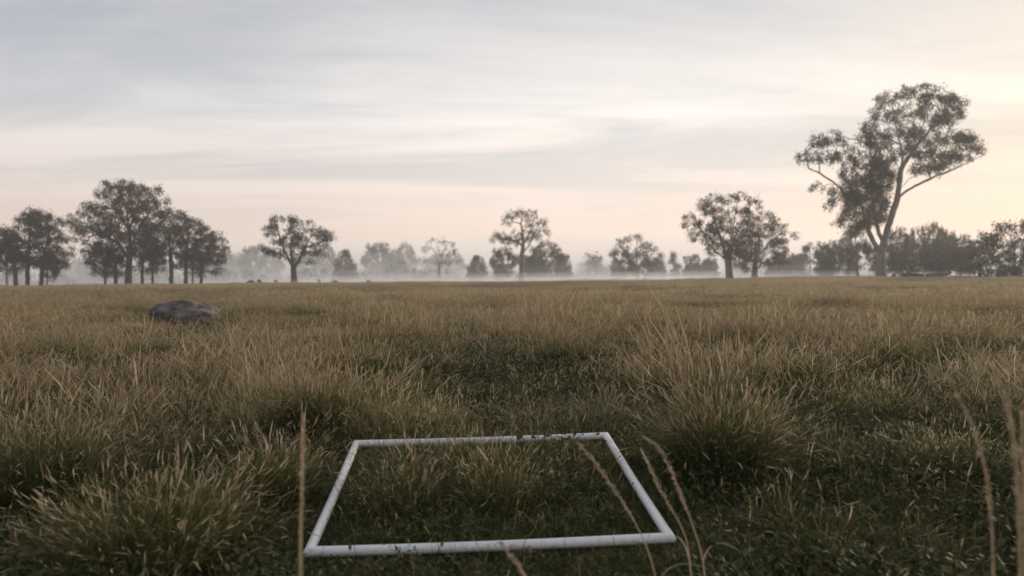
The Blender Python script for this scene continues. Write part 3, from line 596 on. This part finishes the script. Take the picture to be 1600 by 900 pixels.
# ------------------------------------------------------------------ grass blades
def blades(mb, rng, n, spread, h, hv, w, lean, curl, seg=3, seed_head=False, rim=0, centre=(0, 0, 0), az0=None, azs=3.2, head=.16):
    a = rng.uniform(0, 2 * math.pi, n); rr = spread * np.sqrt(rng.uniform(rim, 1, n))
    bx = np.cos(a) * rr; by = np.sin(a) * rr
    az = a + rng.normal(0, 1.1, n) if az0 is None else az0 + rng.normal(0, azs, n)
    hh = h * np.clip(rng.normal(1, hv, n), .35, 1.8); ww = w * rng.uniform(.6, 1.35, n)
    th = np.abs(rng.normal(lean, lean * .5, n)) * (.35 + .65 * rr / max(spread, 1e-4)); cu = np.abs(rng.normal(curl, curl * .5, n))
    if seed_head: tt = np.array([0, .4, .75, 1]) * (1 - head); tt = np.concatenate([tt, [1 - head * .72, 1 - head * .3, 1.0]]); seg = 6
    else: tt = np.linspace(0, 1, seg + 1)
    kn = np.zeros(n); p = np.zeros((n, seg + 1, 3)); p[:, 0, 0] = bx; p[:, 0, 1] = by
    for i in range(1, seg + 1):
        st = (tt[i] - tt[i - 1]) * hh
        an = np.minimum(th + cu * tt[i] ** 1.6 + kn, 2.6); az = az + rng.normal(0, .24, n); kn = kn + rng.normal(0, .16, n)
        p[:, i, 0] = p[:, i - 1, 0] + np.cos(az) * np.sin(an) * st; p[:, i, 1] = p[:, i - 1, 1] + np.sin(az) * np.sin(an) * st; p[:, i, 2] = p[:, i - 1, 2] + np.cos(an) * st
    p[:, :, 2] = np.maximum(p[:, :, 2], .004); p += np.array(centre); p[:, 0, 2] -= .01
    tw = az + math.pi / 2 + rng.normal(0, .7, n); rv = rng.uniform(0, 1, n)
    for rot in ((0, 1) if seed_head else (0,)):
        side = np.stack([np.cos(tw + 1.5 * rot), np.sin(tw + 1.5 * rot), rng.normal(0, .2, n)], 1)
        if seed_head: prof = np.array([.24, .22, .20, .20, 1.0, .8, .12]); sf = np.array([0, 0, 0, .6, 1, 1, 1]); t_ = .35 + .65 * tt
        else: prof = np.where(tt < 1, 1 - .55 * tt ** 2, .12); sf = np.zeros_like(tt); t_ = tt
        wv = (ww[:, None] * prof[None])[:, :, None] * side[:, None, :] * .5
        v = np.stack([p - wv, p + wv], 2)                # n, seg+1, 2, 3
        at = np.zeros((n, seg + 1, 2, 3)); at[..., 0] = t_[None, :, None]; at[..., 1] = rv[:, None, None]; at[..., 2] = sf[None, :, None]
        i0 = (np.arange(n) * (seg + 1) * 2)[:, None] + (np.arange(seg) * 2)[None]
        f = np.stack([i0, i0 + 1, i0 + 3, i0 + 2], -1).reshape(-1, 4)
        mb.add(v.reshape(-1, 3), f, None, at.reshape(-1, 3))
def herb(mb, rng, n, spread, h, size):
    """low broad leaves on short stalks"""
    a = rng.uniform(0, 2 * math.pi, n); rr = spread * np.sqrt(rng.uniform(0, 1, n))
    c = np.stack([np.cos(a) * rr, np.sin(a) * rr, h * rng.uniform(.1, 1, n) ** .8], 1)
    d = np.stack([np.cos(a + rng.normal(0, 1, n)), np.sin(a + rng.normal(0, 1, n)), rng.normal(.25, .5, n)], 1); d /= np.linalg.norm(d, axis=1)[:, None]
    q = np.cross(d, np.array([0, 0, 1.0]) + rng.normal(0, .45, (n, 3))); q /= np.linalg.norm(q, axis=1)[:, None] + 1e-6
    nn = np.cross(q, d); s = (size * rng.uniform(.5, 1.4, n))[:, None]
    v = np.stack([c, c + d * s * .35 + q * s * .26 + nn * s * .06, c + d * s * .75 + q * s * .2 + nn * s * .03, c + d * s * 1.05 - nn * s * .08, c + d * s * .75 - q * s * .2 + nn * s * .03, c + d * s * .35 - q * s * .26 + nn * s * .06], 1)
    i0 = (np.arange(n) * 6)[:, None]; f4 = np.concatenate([i0 + np.array([[0, 1, 2, 5]]), i0 + np.array([[2, 3, 4, 5]])])
    at = np.zeros((n, 6, 3)); at[:, :, 1] = rng.uniform(0, 1, n)[:, None]; at[:, :, 0] = np.clip(c[:, 2] / h, 0, 1)[:, None]
    mb.add(v.reshape(-1, 3), f4, None, at.reshape(-1, 3))
def src(name, build, seed):
    mb = MB(); build(mb, np.random.default_rng(seed)); me = mb.mesh(name, False); return me
def v_green(mb, r): blades(mb, r, 90, .09, .11, .45, .0026, .55, 1.2, 4); blades(mb, r, 3, .07, .17, .3, .0040, .4, .6, 0, True)
def v_green2(mb, r): blades(mb, r, 80, .12, .08, .5, .0030, .9, 1.3, 4)
def v_straw(mb, r): blades(mb, r, 70, .10, .12, .4, .0020, .5, 1.2, 4); blades(mb, r, 16, .09, .20, .32, .0042, .4, .7, 0, True)
def v_straw2(mb, r): blades(mb, r, 80, .11, .13, .4, .0020, .6, 1.3, 4); blades(mb, r, 9, .08, .25, .3, .0046, .4, .8, 0, True, head=.22)
def v_thatch(mb, r): blades(mb, r, 80, .15, .12, .5, .0022, 1.25, 1.1, 4)
def v_fine(mb, r): blades(mb, r, 90, .10, .14, .38, .0016, .45, 1.1, 4); blades(mb, r, 30, .10, .19, .3, .0034, .45, .6, 0, True, head=.14)
def v_herb(mb, r): herb(mb, r, 100, .11, .07, .020); blades(mb, r, 22, .1, .10, .35, .0026, .6, 1.0)
def v_herb2(mb, r): herb(mb, r, 110, .13, .10, .016); blades(mb, r, 12, .1, .12, .35, .0024, .6, 1.0)
def v_herb3(mb, r): herb(mb, r, 80, .12, .06, .023); blades(mb, r, 26, .12, .08, .4, .0026, .9, 1.1)
def v_mid(mb, r): blades(mb, r, 220, .27, .11, .45, .0040, .6, 1.1); blades(mb, r, 54, .26, .18, .35, .0085, .4, .6, 0, True)
def v_midg(mb, r): blades(mb, r, 230, .27, .09, .5, .0046, .7, 1.2); blades(mb, r, 12, .24, .15, .35, .0080, .4, .6, 0, True)
def v_mids(mb, r): blades(mb, r, 170, .24, .14, .4, .0038, .5, 1.0); blades(mb, r, 80, .24, .24, .34, .0085, .35, .6, 0, True)
def v_wisp(mb, r): blades(mb, r, 60, .12, .15, .4, .0022, .5, 1.1, 4); blades(mb, r, 16, .10, .33, .25, .0044, .25, .55, 0, True, head=.3)
def v_wisp2(mb, r): blades(mb, r, 70, .14, .14, .4, .0030, .5, 1.1, 4); blades(mb, r, 26, .15, .29, .28, .0065, .28, .6, 0, True, head=.26)
def v_far(mb, r): blades(mb, r, 210, .75, .14, .45, .015, .5, 1.0, 2); blades(mb, r, 90, .75, .21, .35, .019, .3, .6, 0, True, head=.25)
def v_farg(mb, r): blades(mb, r, 230, .75, .11, .5, .017, .6, 1.0, 2); blades(mb, r, 26, .75, .17, .35, .017, .3, .6, 0, True, head=.25)
def v_fars(mb, r): blades(mb, r, 190, .7, .18, .4, .014, .4, .9, 2); blades(mb, r, 120, .7, .28, .3, .019, .25, .6, 0, True, head=.25)
def hash2(ix, iy, s):
    v = np.sin(ix * 127.1 + iy * 311.7 + s * 74.7) * 43758.5453; return v - np.floor(v)
def vnoise(x, y, s):
    ix = np.floor(x); iy = np.floor(y); fx = x - ix; fy = y - iy; fx = fx * fx * (3 - 2 * fx); fy = fy * fy * (3 - 2 * fy)
    return (hash2(ix, iy, s) * (1 - fx) + hash2(ix + 1, iy, s) * fx) * (1 - fy) + (hash2(ix, iy + 1, s) * (1 - fx) + hash2(ix + 1, iy + 1, s) * fx) * fy
def fbm(x, y, s): return .5 * vnoise(x, y, s) + .3 * vnoise(x * 2.1 + 5, y * 2.1, s + 1) + .2 * vnoise(x * 4.3, y * 4.3 + 9, s + 2)
def gauss(x, y, cx, cy, sx, sy): return np.exp(-((x - cx) / sx) ** 2 - ((y - cy) / sy) ** 2)
# where the sward is green and low (1) or dry and tall (0)
def greenness(x, y):
    g_ = (fbm(x * .55, y * .55, 3) - .5) * 2.2 + .52 + .6 * gauss(x, y, -1.3, 1.4, .8, .7)  # near-left term: greener tussock bodies, and corner vignette darkening put into grass colour
    g_ = g_ + .8 * gauss(x, y, .3, 5.1, 1.3, .8) + .50 * gauss(x, y, 2.0, 4.3, 1.0, 1.3) + .30 * gauss(x, y, 3.0, 6.5, 1.3, 1.2) + .42 * gauss(x, y, 1.5, 2.0, .9, .9) + .5 * gauss(x, y, -.1, 2.7, .8, .8) + .35 * gauss(x, y, -1.2, 5.2, .5, .6)
    g_ = g_ - .5 * gauss(x, y, -.3, 3.75, .9, .35) - .35 * gauss(x, y, -2.5, 7, 2, 1.5)
    return np.clip(g_ * (1 - .30 * ss(9, 24, np.hypot(x, y))), 0, 1)
def in_quad(x, y, mrg):
    ok = np.ones_like(x, bool)
    for i in range(4):
        a, b_ = QC[i], QC[(i + 1) % 4]; e = (b_ - a)[:2]; e = e / np.linalg.norm(e)
        ok &= (e[0] * (y - a[1]) - e[1] * (x - a[0])) > -mrg
    return ok
crng = np.random.default_rng(4242)
def centres(n, r0_, r1_, s0, s1):
    r = np.sqrt(crng.uniform(r0_ ** 2, r1_ ** 2, n)); a = crng.uniform(-.83, .83, n)
    return np.stack([r * np.sin(a), r * np.cos(a), crng.uniform(s0, s1, n), crng.uniform(.55, 1.1, n)], 1)
CL = np.concatenate([centres(190, 2.3, 10, .12, .36), centres(430, 9, 29, .28, .75)])
def clumps_at(x, y):
    """1 in the middle of a dry tussock, 0 in the low green growth between"""
    c_ = np.zeros_like(x)
    for cx_, cy_2, s_2, a_2 in CL: c_ = np.maximum(c_, a_2 * np.exp(-((x - cx_) ** 2 + (y - cy_2) ** 2) / s_2 ** 2))
    return np.clip(c_ * (1 - .5 * np.clip(gauss(x, y, .3, 5.1, 1.2, .7) + .8 * gauss(x, y, 2.0, 4.2, .9, 1.1) + gauss(x, y, 1.5, 2.0, .9, .8), 0, 1)), 0, 1)
def bar_dist(x, y):
    dd = np.full_like(x, 9.0)
    for i in range(4):
        a, e = QC[i][:2], (QC[(i + 1) % 4] - QC[i])[:2]; u_ = np.clip(((x - a[0]) * e[0] + (y - a[1]) * e[1]) / e.dot(e), 0, 1)
        dd = np.minimum(dd, np.hypot(x - a[0] - u_ * e[0], y - a[1] - u_ * e[1]))
    return dd
def sight_limit(x, y):
    """how tall growth stays on the trampled strip around the frame"""
    lim = np.full_like(x, 9.0); lim[np.hypot(x, y) < 2.1] = .17
    lim[in_quad(x, y, .12) | ((y > .6) & (y < 2.4) & (np.abs(x + .06) < .30 * y + .12))] = .09
    lim[in_quad(x, y, -.05)] = .18
    lim[(y > 1.6) & (y < 3.3) & (np.abs(np.abs(x + .09) - .62) < .14)] = .10
    lim = np.where(bar_dist(x, y) < .09, np.minimum(lim, np.where((y > 2.9) & (x < .1) & (hash2(np.floor(x * 60), np.floor(y * 60), 5) > .72), .13, .075)), lim)
    return np.minimum(lim, np.where((x > .55) & (y < 3.4), .15 + .14 * ss(.45, .6, fbm(x * 1.6, y * 1.6, 71)), 9))
def wedge(rng, r0_, r1_, n, half=rad(47)):
    r = np.sqrt(rng.uniform(r0_ ** 2, r1_ ** 2, n)); a = rng.uniform(-half, half, n); return r * np.sin(a), r * np.cos(a)
def scatter(name, label, cat, meshes, x, y, scale, idx, tint, mat, rng, tilt=.12):

    me = bpy.data.meshes.new(name); me.vertices.add(len(x)); me.vertices.foreach_set('co', np.stack([x, y, H(x, y)], 1).astype(np.float32).ravel())
    def at(nm, ty, arr, key='value'):
        a = me.attributes.new(nm, ty, 'POINT'); a.data.foreach_set(key, np.ascontiguousarray(arr).ravel())
    n = len(x); at('vi', 'INT', idx.astype(np.int32)); at('sc', 'FLOAT', scale.astype(np.float32)); at('tint', 'FLOAT', tint.astype(np.float32))
    at('rot', 'FLOAT_VECTOR', np.stack([rng.normal(0, tilt, n), rng.normal(0, tilt, n), rng.uniform(0, 6.283, n)], 1).astype(np.float32), 'vector')
    o = obj(name, me, mat); tag(o, label, cat, kind='stuff')
    ng = bpy.data.node_groups.new(name + '_scatter', 'GeometryNodeTree')
    ng.interface.new_socket('Geometry', in_out='INPUT', socket_type='NodeSocketGeometry'); ng.interface.new_socket('Geometry', in_out='OUTPUT', socket_type='NodeSocketGeometry')
    gi = ng.nodes.new('NodeGroupInput'); go = ng.nodes.new('NodeGroupOutput'); iop = ng.nodes.new('GeometryNodeInstanceOnPoints')
    jn = ng.nodes.new('GeometryNodeJoinGeometry')
    for k_, sm in reversed(list(enumerate(meshes))):            # join lists its inputs newest first
        so = bpy.data.objects.new('tuft', sm); sm.materials.clear(); sm.materials.append(mat)
        oi = ng.nodes.new('GeometryNodeObjectInfo'); oi.inputs['Object'].default_value = so; oi.inputs['As Instance'].default_value = False
        gt = ng.nodes.new('GeometryNodeGeometryToInstance'); ng.links.new(oi.outputs['Geometry'], gt.inputs[0]); ng.links.new(gt.outputs[0], jn.inputs[0])
    def na(nm, ty):
        a = ng.nodes.new('GeometryNodeInputNamedAttribute'); a.data_type = ty; a.inputs[0].default_value = nm; return a.outputs[0]
    ng.links.new(gi.outputs[0], iop.inputs['Points']); ng.links.new(jn.outputs[0], iop.inputs['Instance']); iop.inputs['Pick Instance'].default_value = True
    ng.links.new(na('vi', 'INT'), iop.inputs['Instance Index']); ng.links.new(na('sc', 'FLOAT'), iop.inputs['Scale'])
    e2 = ng.nodes.new('FunctionNodeEulerToRotation'); ng.links.new(na('rot', 'FLOAT_VECTOR'), e2.inputs[0]); ng.links.new(e2.outputs[0], iop.inputs['Rotation'])
    ng.links.new(iop.outputs[0], go.inputs[0])
    md = o.modifiers.new('scatter', 'NODES'); md.node_group = ng; return o
rng = np.random.default_rng(77)
# near dry and green grass (to 9 m)
near_m = [src('t%d' % i, f, 300 + i) for i, f in enumerate([v_green, v_green, v_green2, v_green2, v_thatch, v_thatch, v_straw, v_straw, v_straw2, v_straw2, v_fine, v_fine, v_wisp, v_wisp])]
near_h = np.array([.15, .15, .10, .10, .09, .09, .25, .25, .30, .30, .24, .24, .44, .44])
x, y = wedge(rng, .75, 9.5, 21000)
xi, yi = rng.uniform(-.72, .54, 420), rng.uniform(2.1, 3.35, 420); x, y = np.concatenate([x, xi]), np.concatenate([y, yi])
cc = clumps_at(x, y); gr = np.clip(.45 * greenness(x, y) + .75 * (1 - cc) - .12, 0, 1); lim = sight_limit(x, y); low = lim < 1; u = rng.uniform(0, 1, len(x))
idx = np.where(u < gr * .52, rng.integers(0, 4, len(x)), np.where(u < gr * .52 + .34, rng.integers(4, 6, len(x)), rng.integers(6, 12, len(x))))
idx = np.where(low & (idx >= 6) & (rng.uniform(0, 1, len(x)) < .72), rng.integers(0, 6, len(x)), idx)
wz = ss(.54, .66, fbm(x * .8 + 3, y * .8, 91)) * ss(2.6, 4, np.hypot(x, y)) + .8 * gauss(x, y, .95, 4.6, .5, .7)
idx = np.where((rng.uniform(0, 1, len(x)) < .22 * wz) & ~low, rng.integers(12, 14, len(x)), idx)
sc = rng.uniform(.7, 1.25, len(x)) * (.46 + .30 * fbm(x * 1.3, y * 1.3, 8) + .62 * cc); sc = np.minimum(sc, lim / near_h[idx])
dry = np.clip(.19 - .20 * gr + .16 * (rng.uniform(0, 1, len(x)) - .5) + np.where(idx >= 6, .05, 0) + np.where((idx == 4) | (idx == 5), .22, 0) + .25 * gauss(x, y, -.25, 3.8, 1.0, .3) + .2 * ss(.58, .7, fbm(x * .7, y * .7, 99)), 0, .65)
keep = rng.uniform(0, 1, len(x)) < np.where(low & in_quad(x, y, .05), 1.0, .60 + .40 * ss(.12, .45, cc))
nbar = bar_dist(x, y) < .045; idx = np.where(nbar, rng.integers(2, 6, len(x)), idx); sc = np.where(nbar, np.minimum(rng.uniform(.3, .5, len(x)), .06 / near_h[idx]), sc); keep |= nbar
scatter('meadow_grass', 'mixed green and straw coloured meadow grass in the foreground', 'grass', near_m, x[keep], y[keep], sc[keep], idx[keep], dry[keep], M_grass, rng)
# low herbs
herb_m = [src('h%d' % i, f, 330 + i) for i, f in enumerate([v_herb, v_herb, v_herb2, v_herb2, v_herb3, v_herb3])]
x, y = wedge(rng, .75, 12.0, 15000); gr = greenness(x, y); keep = rng.uniform(0, 1, len(x)) < np.clip(gr * .6 + .36 - .5 * clumps_at(x, y), 0, 1); keep |= (bar_dist(x, y) < .12) & (rng.uniform(0, 1, len(x)) < .8); keep &= bar_dist(x, y) > .055; x, y, gr = x[keep], y[keep], gr[keep]
scatter('low_herbs', 'dark green broad-leaved herbs matted between the grass', 'herbs', herb_m, x, y, np.minimum(rng.uniform(.6, 1.35, len(x)) * (1 + .25 * ss(3, 6, y)), np.minimum(sight_limit(x, y) / .10, np.clip((bar_dist(x, y) - .022) / .13, .2, 9))), rng.integers(0, 6, len(x)), np.clip(.28 + rng.normal(0, .12, len(x)), 0, .8), M_herb, rng, .2)
# middle distance
mid_m = [src('m%d' % i, f, 350 + i) for i, f in enumerate([v_midg, v_midg, v_mid, v_mid, v_mids, v_mids, v_wisp2, v_wisp2])]
x, y = wedge(rng, 8.5, 28, 20000, rad(42)); cc = clumps_at(x, y); gr = np.clip(.4 * greenness(x, y) + .7 * (1 - cc) - .10, 0, 1); u = rng.uniform(0, 1, len(x)); tl = fbm(x * .25, y * .25, 15)
idx = np.where(u < gr * .8 + .26, rng.integers(0, 2, len(x)), np.where(tl > .53, rng.integers(4, 6, len(x)), rng.integers(2, 4, len(x))))
wz = ss(.52, .66, fbm(x * .35 + 7, y * .35, 93)); idx = np.where(rng.uniform(0, 1, len(x)) < .14 * wz, rng.integers(6, 8, len(x)), idx)
nb = 1 - .72 * gauss(x, y, bl[0], bl[1] - .9, 1.0, 1.3)
km = rng.uniform(0, 1, len(x)) < .5 + .5 * ss(.1, .45, cc); x, y, idx, gr, tl, nb, cc = x[km], y[km], idx[km], gr[km], tl[km], nb[km], cc[km]
scatter('field_grass', 'tawny seeding grass across the middle of the paddock', 'grass', mid_m, x, y, rng.uniform(.65, 1.15, len(x)) * (.52 + .3 * fbm(x * .8, y * .8, 41) + .62 * cc) * (.75 + .45 * tl) * nb, idx, np.clip(.46 - .38 * gr + .22 * (rng.uniform(0, 1, len(x)) - .5) + np.where(idx >= 2, .08, 0), 0, .6), M_grass, rng)
far_m = [src('f%d' % i, f, 370 + i) for i, f in enumerate([v_farg, v_farg, v_far, v_far, v_fars, v_fars])]
x, y = wedge(rng, 26, 175, 34000, rad(40)); tl = fbm(x * .06, y * .06, 25) * .5 + fbm(x * .25, y * .16, 29) * .5; tl = np.clip((tl - .5) * 2.3 + .54, 0, 1); u = rng.uniform(0, 1, len(x))
idx = np.where(tl < .45, rng.integers(0, 2, len(x)), np.where(tl < .70, rng.integers(2, 4, len(x)), rng.integers(4, 6, len(x))))
scatter('distant_grass', 'far sweep of brown and olive grass up to the mist', 'grass', far_m, x, y, rng.uniform(.6, 1.0, len(x)) * (.5 + .7 * tl) , idx, np.clip(.14 + .68 * tl + .20 * (u - .5), 0, .85), M_grass, rng, .06)

# ------------------------------------------------------------------ tussocks one can pick out
def tussock(label, px, d, w, h, seed, n=420, dry=False, stems=12, sh=1.5, az=None, lean=.55, mat=None):
    rng = np.random.default_rng(seed); B0 = ground_at(px, d); o = empty('grass_tussock', B0); tag(o, label, 'tussock', 'grass tussocks in the paddock')
    mb = MB(); blades(mb, rng, n * 3, w * .34, h * .82, .30, .0018, lean * .7, .95, 6); blades(mb, rng, n, w * .42, h * .6, .4, .0022, lean * 1.2, 1.2, 5)
    obj('blades', mb.mesh('blades', False), mat or (M_tuss_dry if dry else M_tuss), o)
    mb = MB(); blades(mb, rng, int(n * 1.1), w * .34, h * 1.0, .22, .0036, lean * .65, .7, 0, True, head=.12)
    if stems: blades(mb, rng, stems, w * .24, h * sh * 1.1, .14, .0048, .25 if az is None else .30, .35, 0, True, az0=az, azs=.5, head=.28)
    obj('seed_heads', mb.mesh('seed_heads', False), M_tuss_dry, o)
tussock('big dense tussock with dark base right of the white frame', 1125, 2.85, .40, .32, 401, 800, stems=44, sh=1.75, az=2.6, lean=.48)
tussock('largest spiky tussock in the left foreground, beside the bottom edge', 235, 2.15, .55, .27, 402, 700, False, stems=4, sh=1.1, lean=.75)
tussock('dark tussock at the left edge behind the largest spiky one', 40, 2.7, .5, .30, 403, 700, stems=14, sh=1.3, lean=.65)
tussock('tussock behind the far left corner of the white frame', 497, 3.55, .42, .28, 404, 520, stems=10, sh=1.3)
tussock('small tussock left of the near left corner of the frame', 425, 2.65, .26, .24, 405, 260, stems=5, sh=1.25)
tussock('round dark-based tussock in mid field left of centre', 545, 5.3, .6, .28, 406, 560, stems=8, sh=1.3)
tussock('wide green tussock in mid field behind the frame', 890, 6.0, .7, .30, 407, 620, stems=8, sh=1.3)
tussock('tawny tussock in mid field below the boulder', 325, 4.9, .6, .27, 408, 620, True, stems=14, sh=1.3)
tussock('tussock with tall pale plumes on the right mid field', 1392, 5.9, .5, .33, 409, 480, True, stems=34, sh=1.6)
tussock('dry tussock with feathery stems behind the big dark-based tussock', 1060, 4.2, .5, .30, 410, 480, True, stems=30, sh=1.5, az=2.6)
tussock('sparse straw tuft standing inside the frame near its front bar', 775, 2.55, .26, .20, 411, 110, True, stems=6, sh=1.2, lean=.3)
tussock('thin straw tuft inside the frame near its left bar', 625, 2.55, .26, .18, 412, 100, True, stems=5, sh=1.2, lean=.35)
tussock('reddish low tussock in the right foreground', 1475, 2.9, .4, .17, 413, 420, True, stems=6, sh=1.2, lean=.8)
tussock('tawny tussock left of the right-hand pale plumes', 1235, 5.0, .5, .25, 414, 520, True, stems=16, sh=1.35)
tussock('green-brown tussock at far left mid field', 120, 4.3, .6, .27, 415, 600, stems=16, sh=1.3)
dk = ground_at(208, 10.6); mbb = MB(); herb(mbb, np.random.default_rng(5), 420, .17, .13, .04)
sh_ = obj('small_shrub', mbb.mesh('small_shrub', False), leaf_mat('dark_shrub_leaves', (.012, .022, .014), (.022, .036, .02), (.04, .05, .03))); sh_.location = dk; tag(sh_, 'small dark green shrub in the grass just below the boulder', 'shrub')

# ------------------------------------------------------------------ single tall seed stalks close to the lens
M_stalk, t, b = new_mat('ripe_stalk'); c = ramp(t, noise(t, 22, 3), [(.35, (.50, .39, .25)), (.65, (.68, .56, .41))]); foliage_out(t, b, c, .45)
M_head, t, b = new_mat('ripe_seed_head'); c = ramp(t, noise(t, 60, 3), [(.3, (.56, .44, .32)), (.7, (.74, .62, .48))]); foliage_out(t, b, c, .5)
def stalk(label, pix, d, d0, headfrac, seed, r=.0021, hr=.0058):
    """pix: photograph points from the top of the stalk downwards; d / d0: distance of its top and of its foot"""
    hr *= .82; rng = np.random.default_rng(seed); n = len(pix)
    pp = [P(p[0], p[1], d + (d0 - d) * i / n) for i, p in enumerate(pix)]
    last = pp[-1]; dirn = pp[-1] - pp[-2]; foot = np.array([last[0] + dirn[0] * .5, last[1] + (d0 - d) * .3, 0]); foot[2] = float(H(foot[0], foot[1])) - .01; pp.append(foot)
    pp = np.array(pp[::-1]); s = np.concatenate([[0], np.cumsum(np.linalg.norm(np.diff(pp, axis=0), axis=1))]); m_ = 40; u = np.linspace(0, s[-1], m_)
    q = np.stack([np.interp(u, s, pp[:, i]) for i in range(3)], 1)
    for _ in range(6): q[1:-1] = (q[:-2] + 2 * q[1:-1] + q[2:]) / 4
    o = empty('grass_stalk', q[0]); tag(o, label, 'grass stalk', 'tall seed stalks in the foreground'); q = q - q[0]
    mb = MB(); tube(mb, q, np.linspace(r, r * .5, m_), 6, True); obj('stem', mb.mesh('stem'), M_stalk, o)
    mb = MB(); L_ = s[-1]
    hn = int(headfrac * 260)
    for i in range(hn):
        f = 1 - headfrac * rng.uniform(0, 1); j = min(m_ - 2, int(f * (m_ - 1))); base = q[j] + (q[j + 1] - q[j]) * (f * (m_ - 1) - j); tg = q[j + 1] - q[j]; tg /= np.linalg.norm(tg)
        rel = (1 - f) / headfrac; wdt = hr * (1.15 * math.sin(math.pi * min(1, .12 + rel * .88)) + .15)
        sd_ = rng.normal(0, 1, 3); sd_ -= tg * sd_.dot(tg); sd_ /= np.linalg.norm(sd_); ln = hr * 2.0 * rng.uniform(.7, 1.3)
        tipv = base + sd_ * wdt + tg * ln; mid_ = base + sd_ * wdt * .75 + tg * ln * .45; pr = np.cross(tg, sd_) * hr * .30
        mb.add([base, mid_ + pr, tipv, mid_ - pr, mid_ + sd_ * hr * .28], None, [(0, 1, 4), (1, 2, 4), (2, 3, 4), (3, 0, 4), (0, 3, 1), (1, 3, 2)])
    obj('seed_head', mb.mesh('seed_head', False), M_head, o)
    f0 = int(m_ * rng.uniform(.3, .42)); az_ = rng.uniform(0, 6.28); ll = L_ * rng.uniform(.22, .34); ws = r * 2.6; c0 = q[f0]; lp = []
    for i in range(9):
        u_ = i / 8; out = np.array([math.cos(az_), math.sin(az_), 0]) * ll * (.25 * u_ + .5 * u_ ** 2) + np.array([0, 0, 1]) * ll * (.85 * u_ - .55 * u_ ** 2.4)
        sd2 = np.array([-math.sin(az_), math.cos(az_), .15]) * ws * (1 - u_ ** 1.5 * .95) * .5; lp += [c0 + out - sd2, c0 + out + sd2]
    mb = MB(); mb.add(lp, [(2 * i, 2 * i + 1, 2 * i + 3, 2 * i + 2) for i in range(8)]); obj('leaf', mb.mesh('leaf', False), M_stalk, o)
stalk('upright pale stalk crossing the near left corner of the frame', [(474,645),(473,700),(471,780),(469,860),(470,930)], 1.25, 1.2, .42, 501, .0030, .0048)
stalk('arching stalk that crosses the inside of the frame at right', [(905,695),(930,722),(962,768),(990,812),(1010,850),(1026,905)], 1.75, 1.7, .42, 502)
stalk('arching stalk just right of the frame, nearer of the close pair', [(1004,705),(1020,740),(1040,782),(1060,812),(1076,850)], 1.85, 1.8, .42, 503, .0021, .0055)
stalk('outermost arching stalk right of the frame, taller of the close pair', [(1010,684),(1032,702),(1052,742),(1070,790),(1088,835),(1100,880)], 1.8, 1.75, .45, 504, .0022, .0062)
stalk('short bent stalk poking up at the bottom centre', [(783,848),(792,862),(806,880),(824,905)], 1.5, 1.45, .3, 505, .0028, .0058)
stalk('tall blurred stalk curving left at the right edge', [(1548,568),(1566,600),(1580,650),(1588,710),(1592,790),(1594,880)], 1.05, 1.0, .42, 506, .0024, .0050)
stalk('thinner curved stalk left of the right-edge stalk', [(1492,612),(1512,642),(1530,690),(1543,745),(1550,810),(1552,890)], 1.2, 1.15, .4, 507, .0020, .0042)
stalk('faint upright stalk against the right frame edge', [(1597,640),(1598,700),(1600,780),(1602,880)], 1.1, 1.05, .3, 509, .0022, .0045)
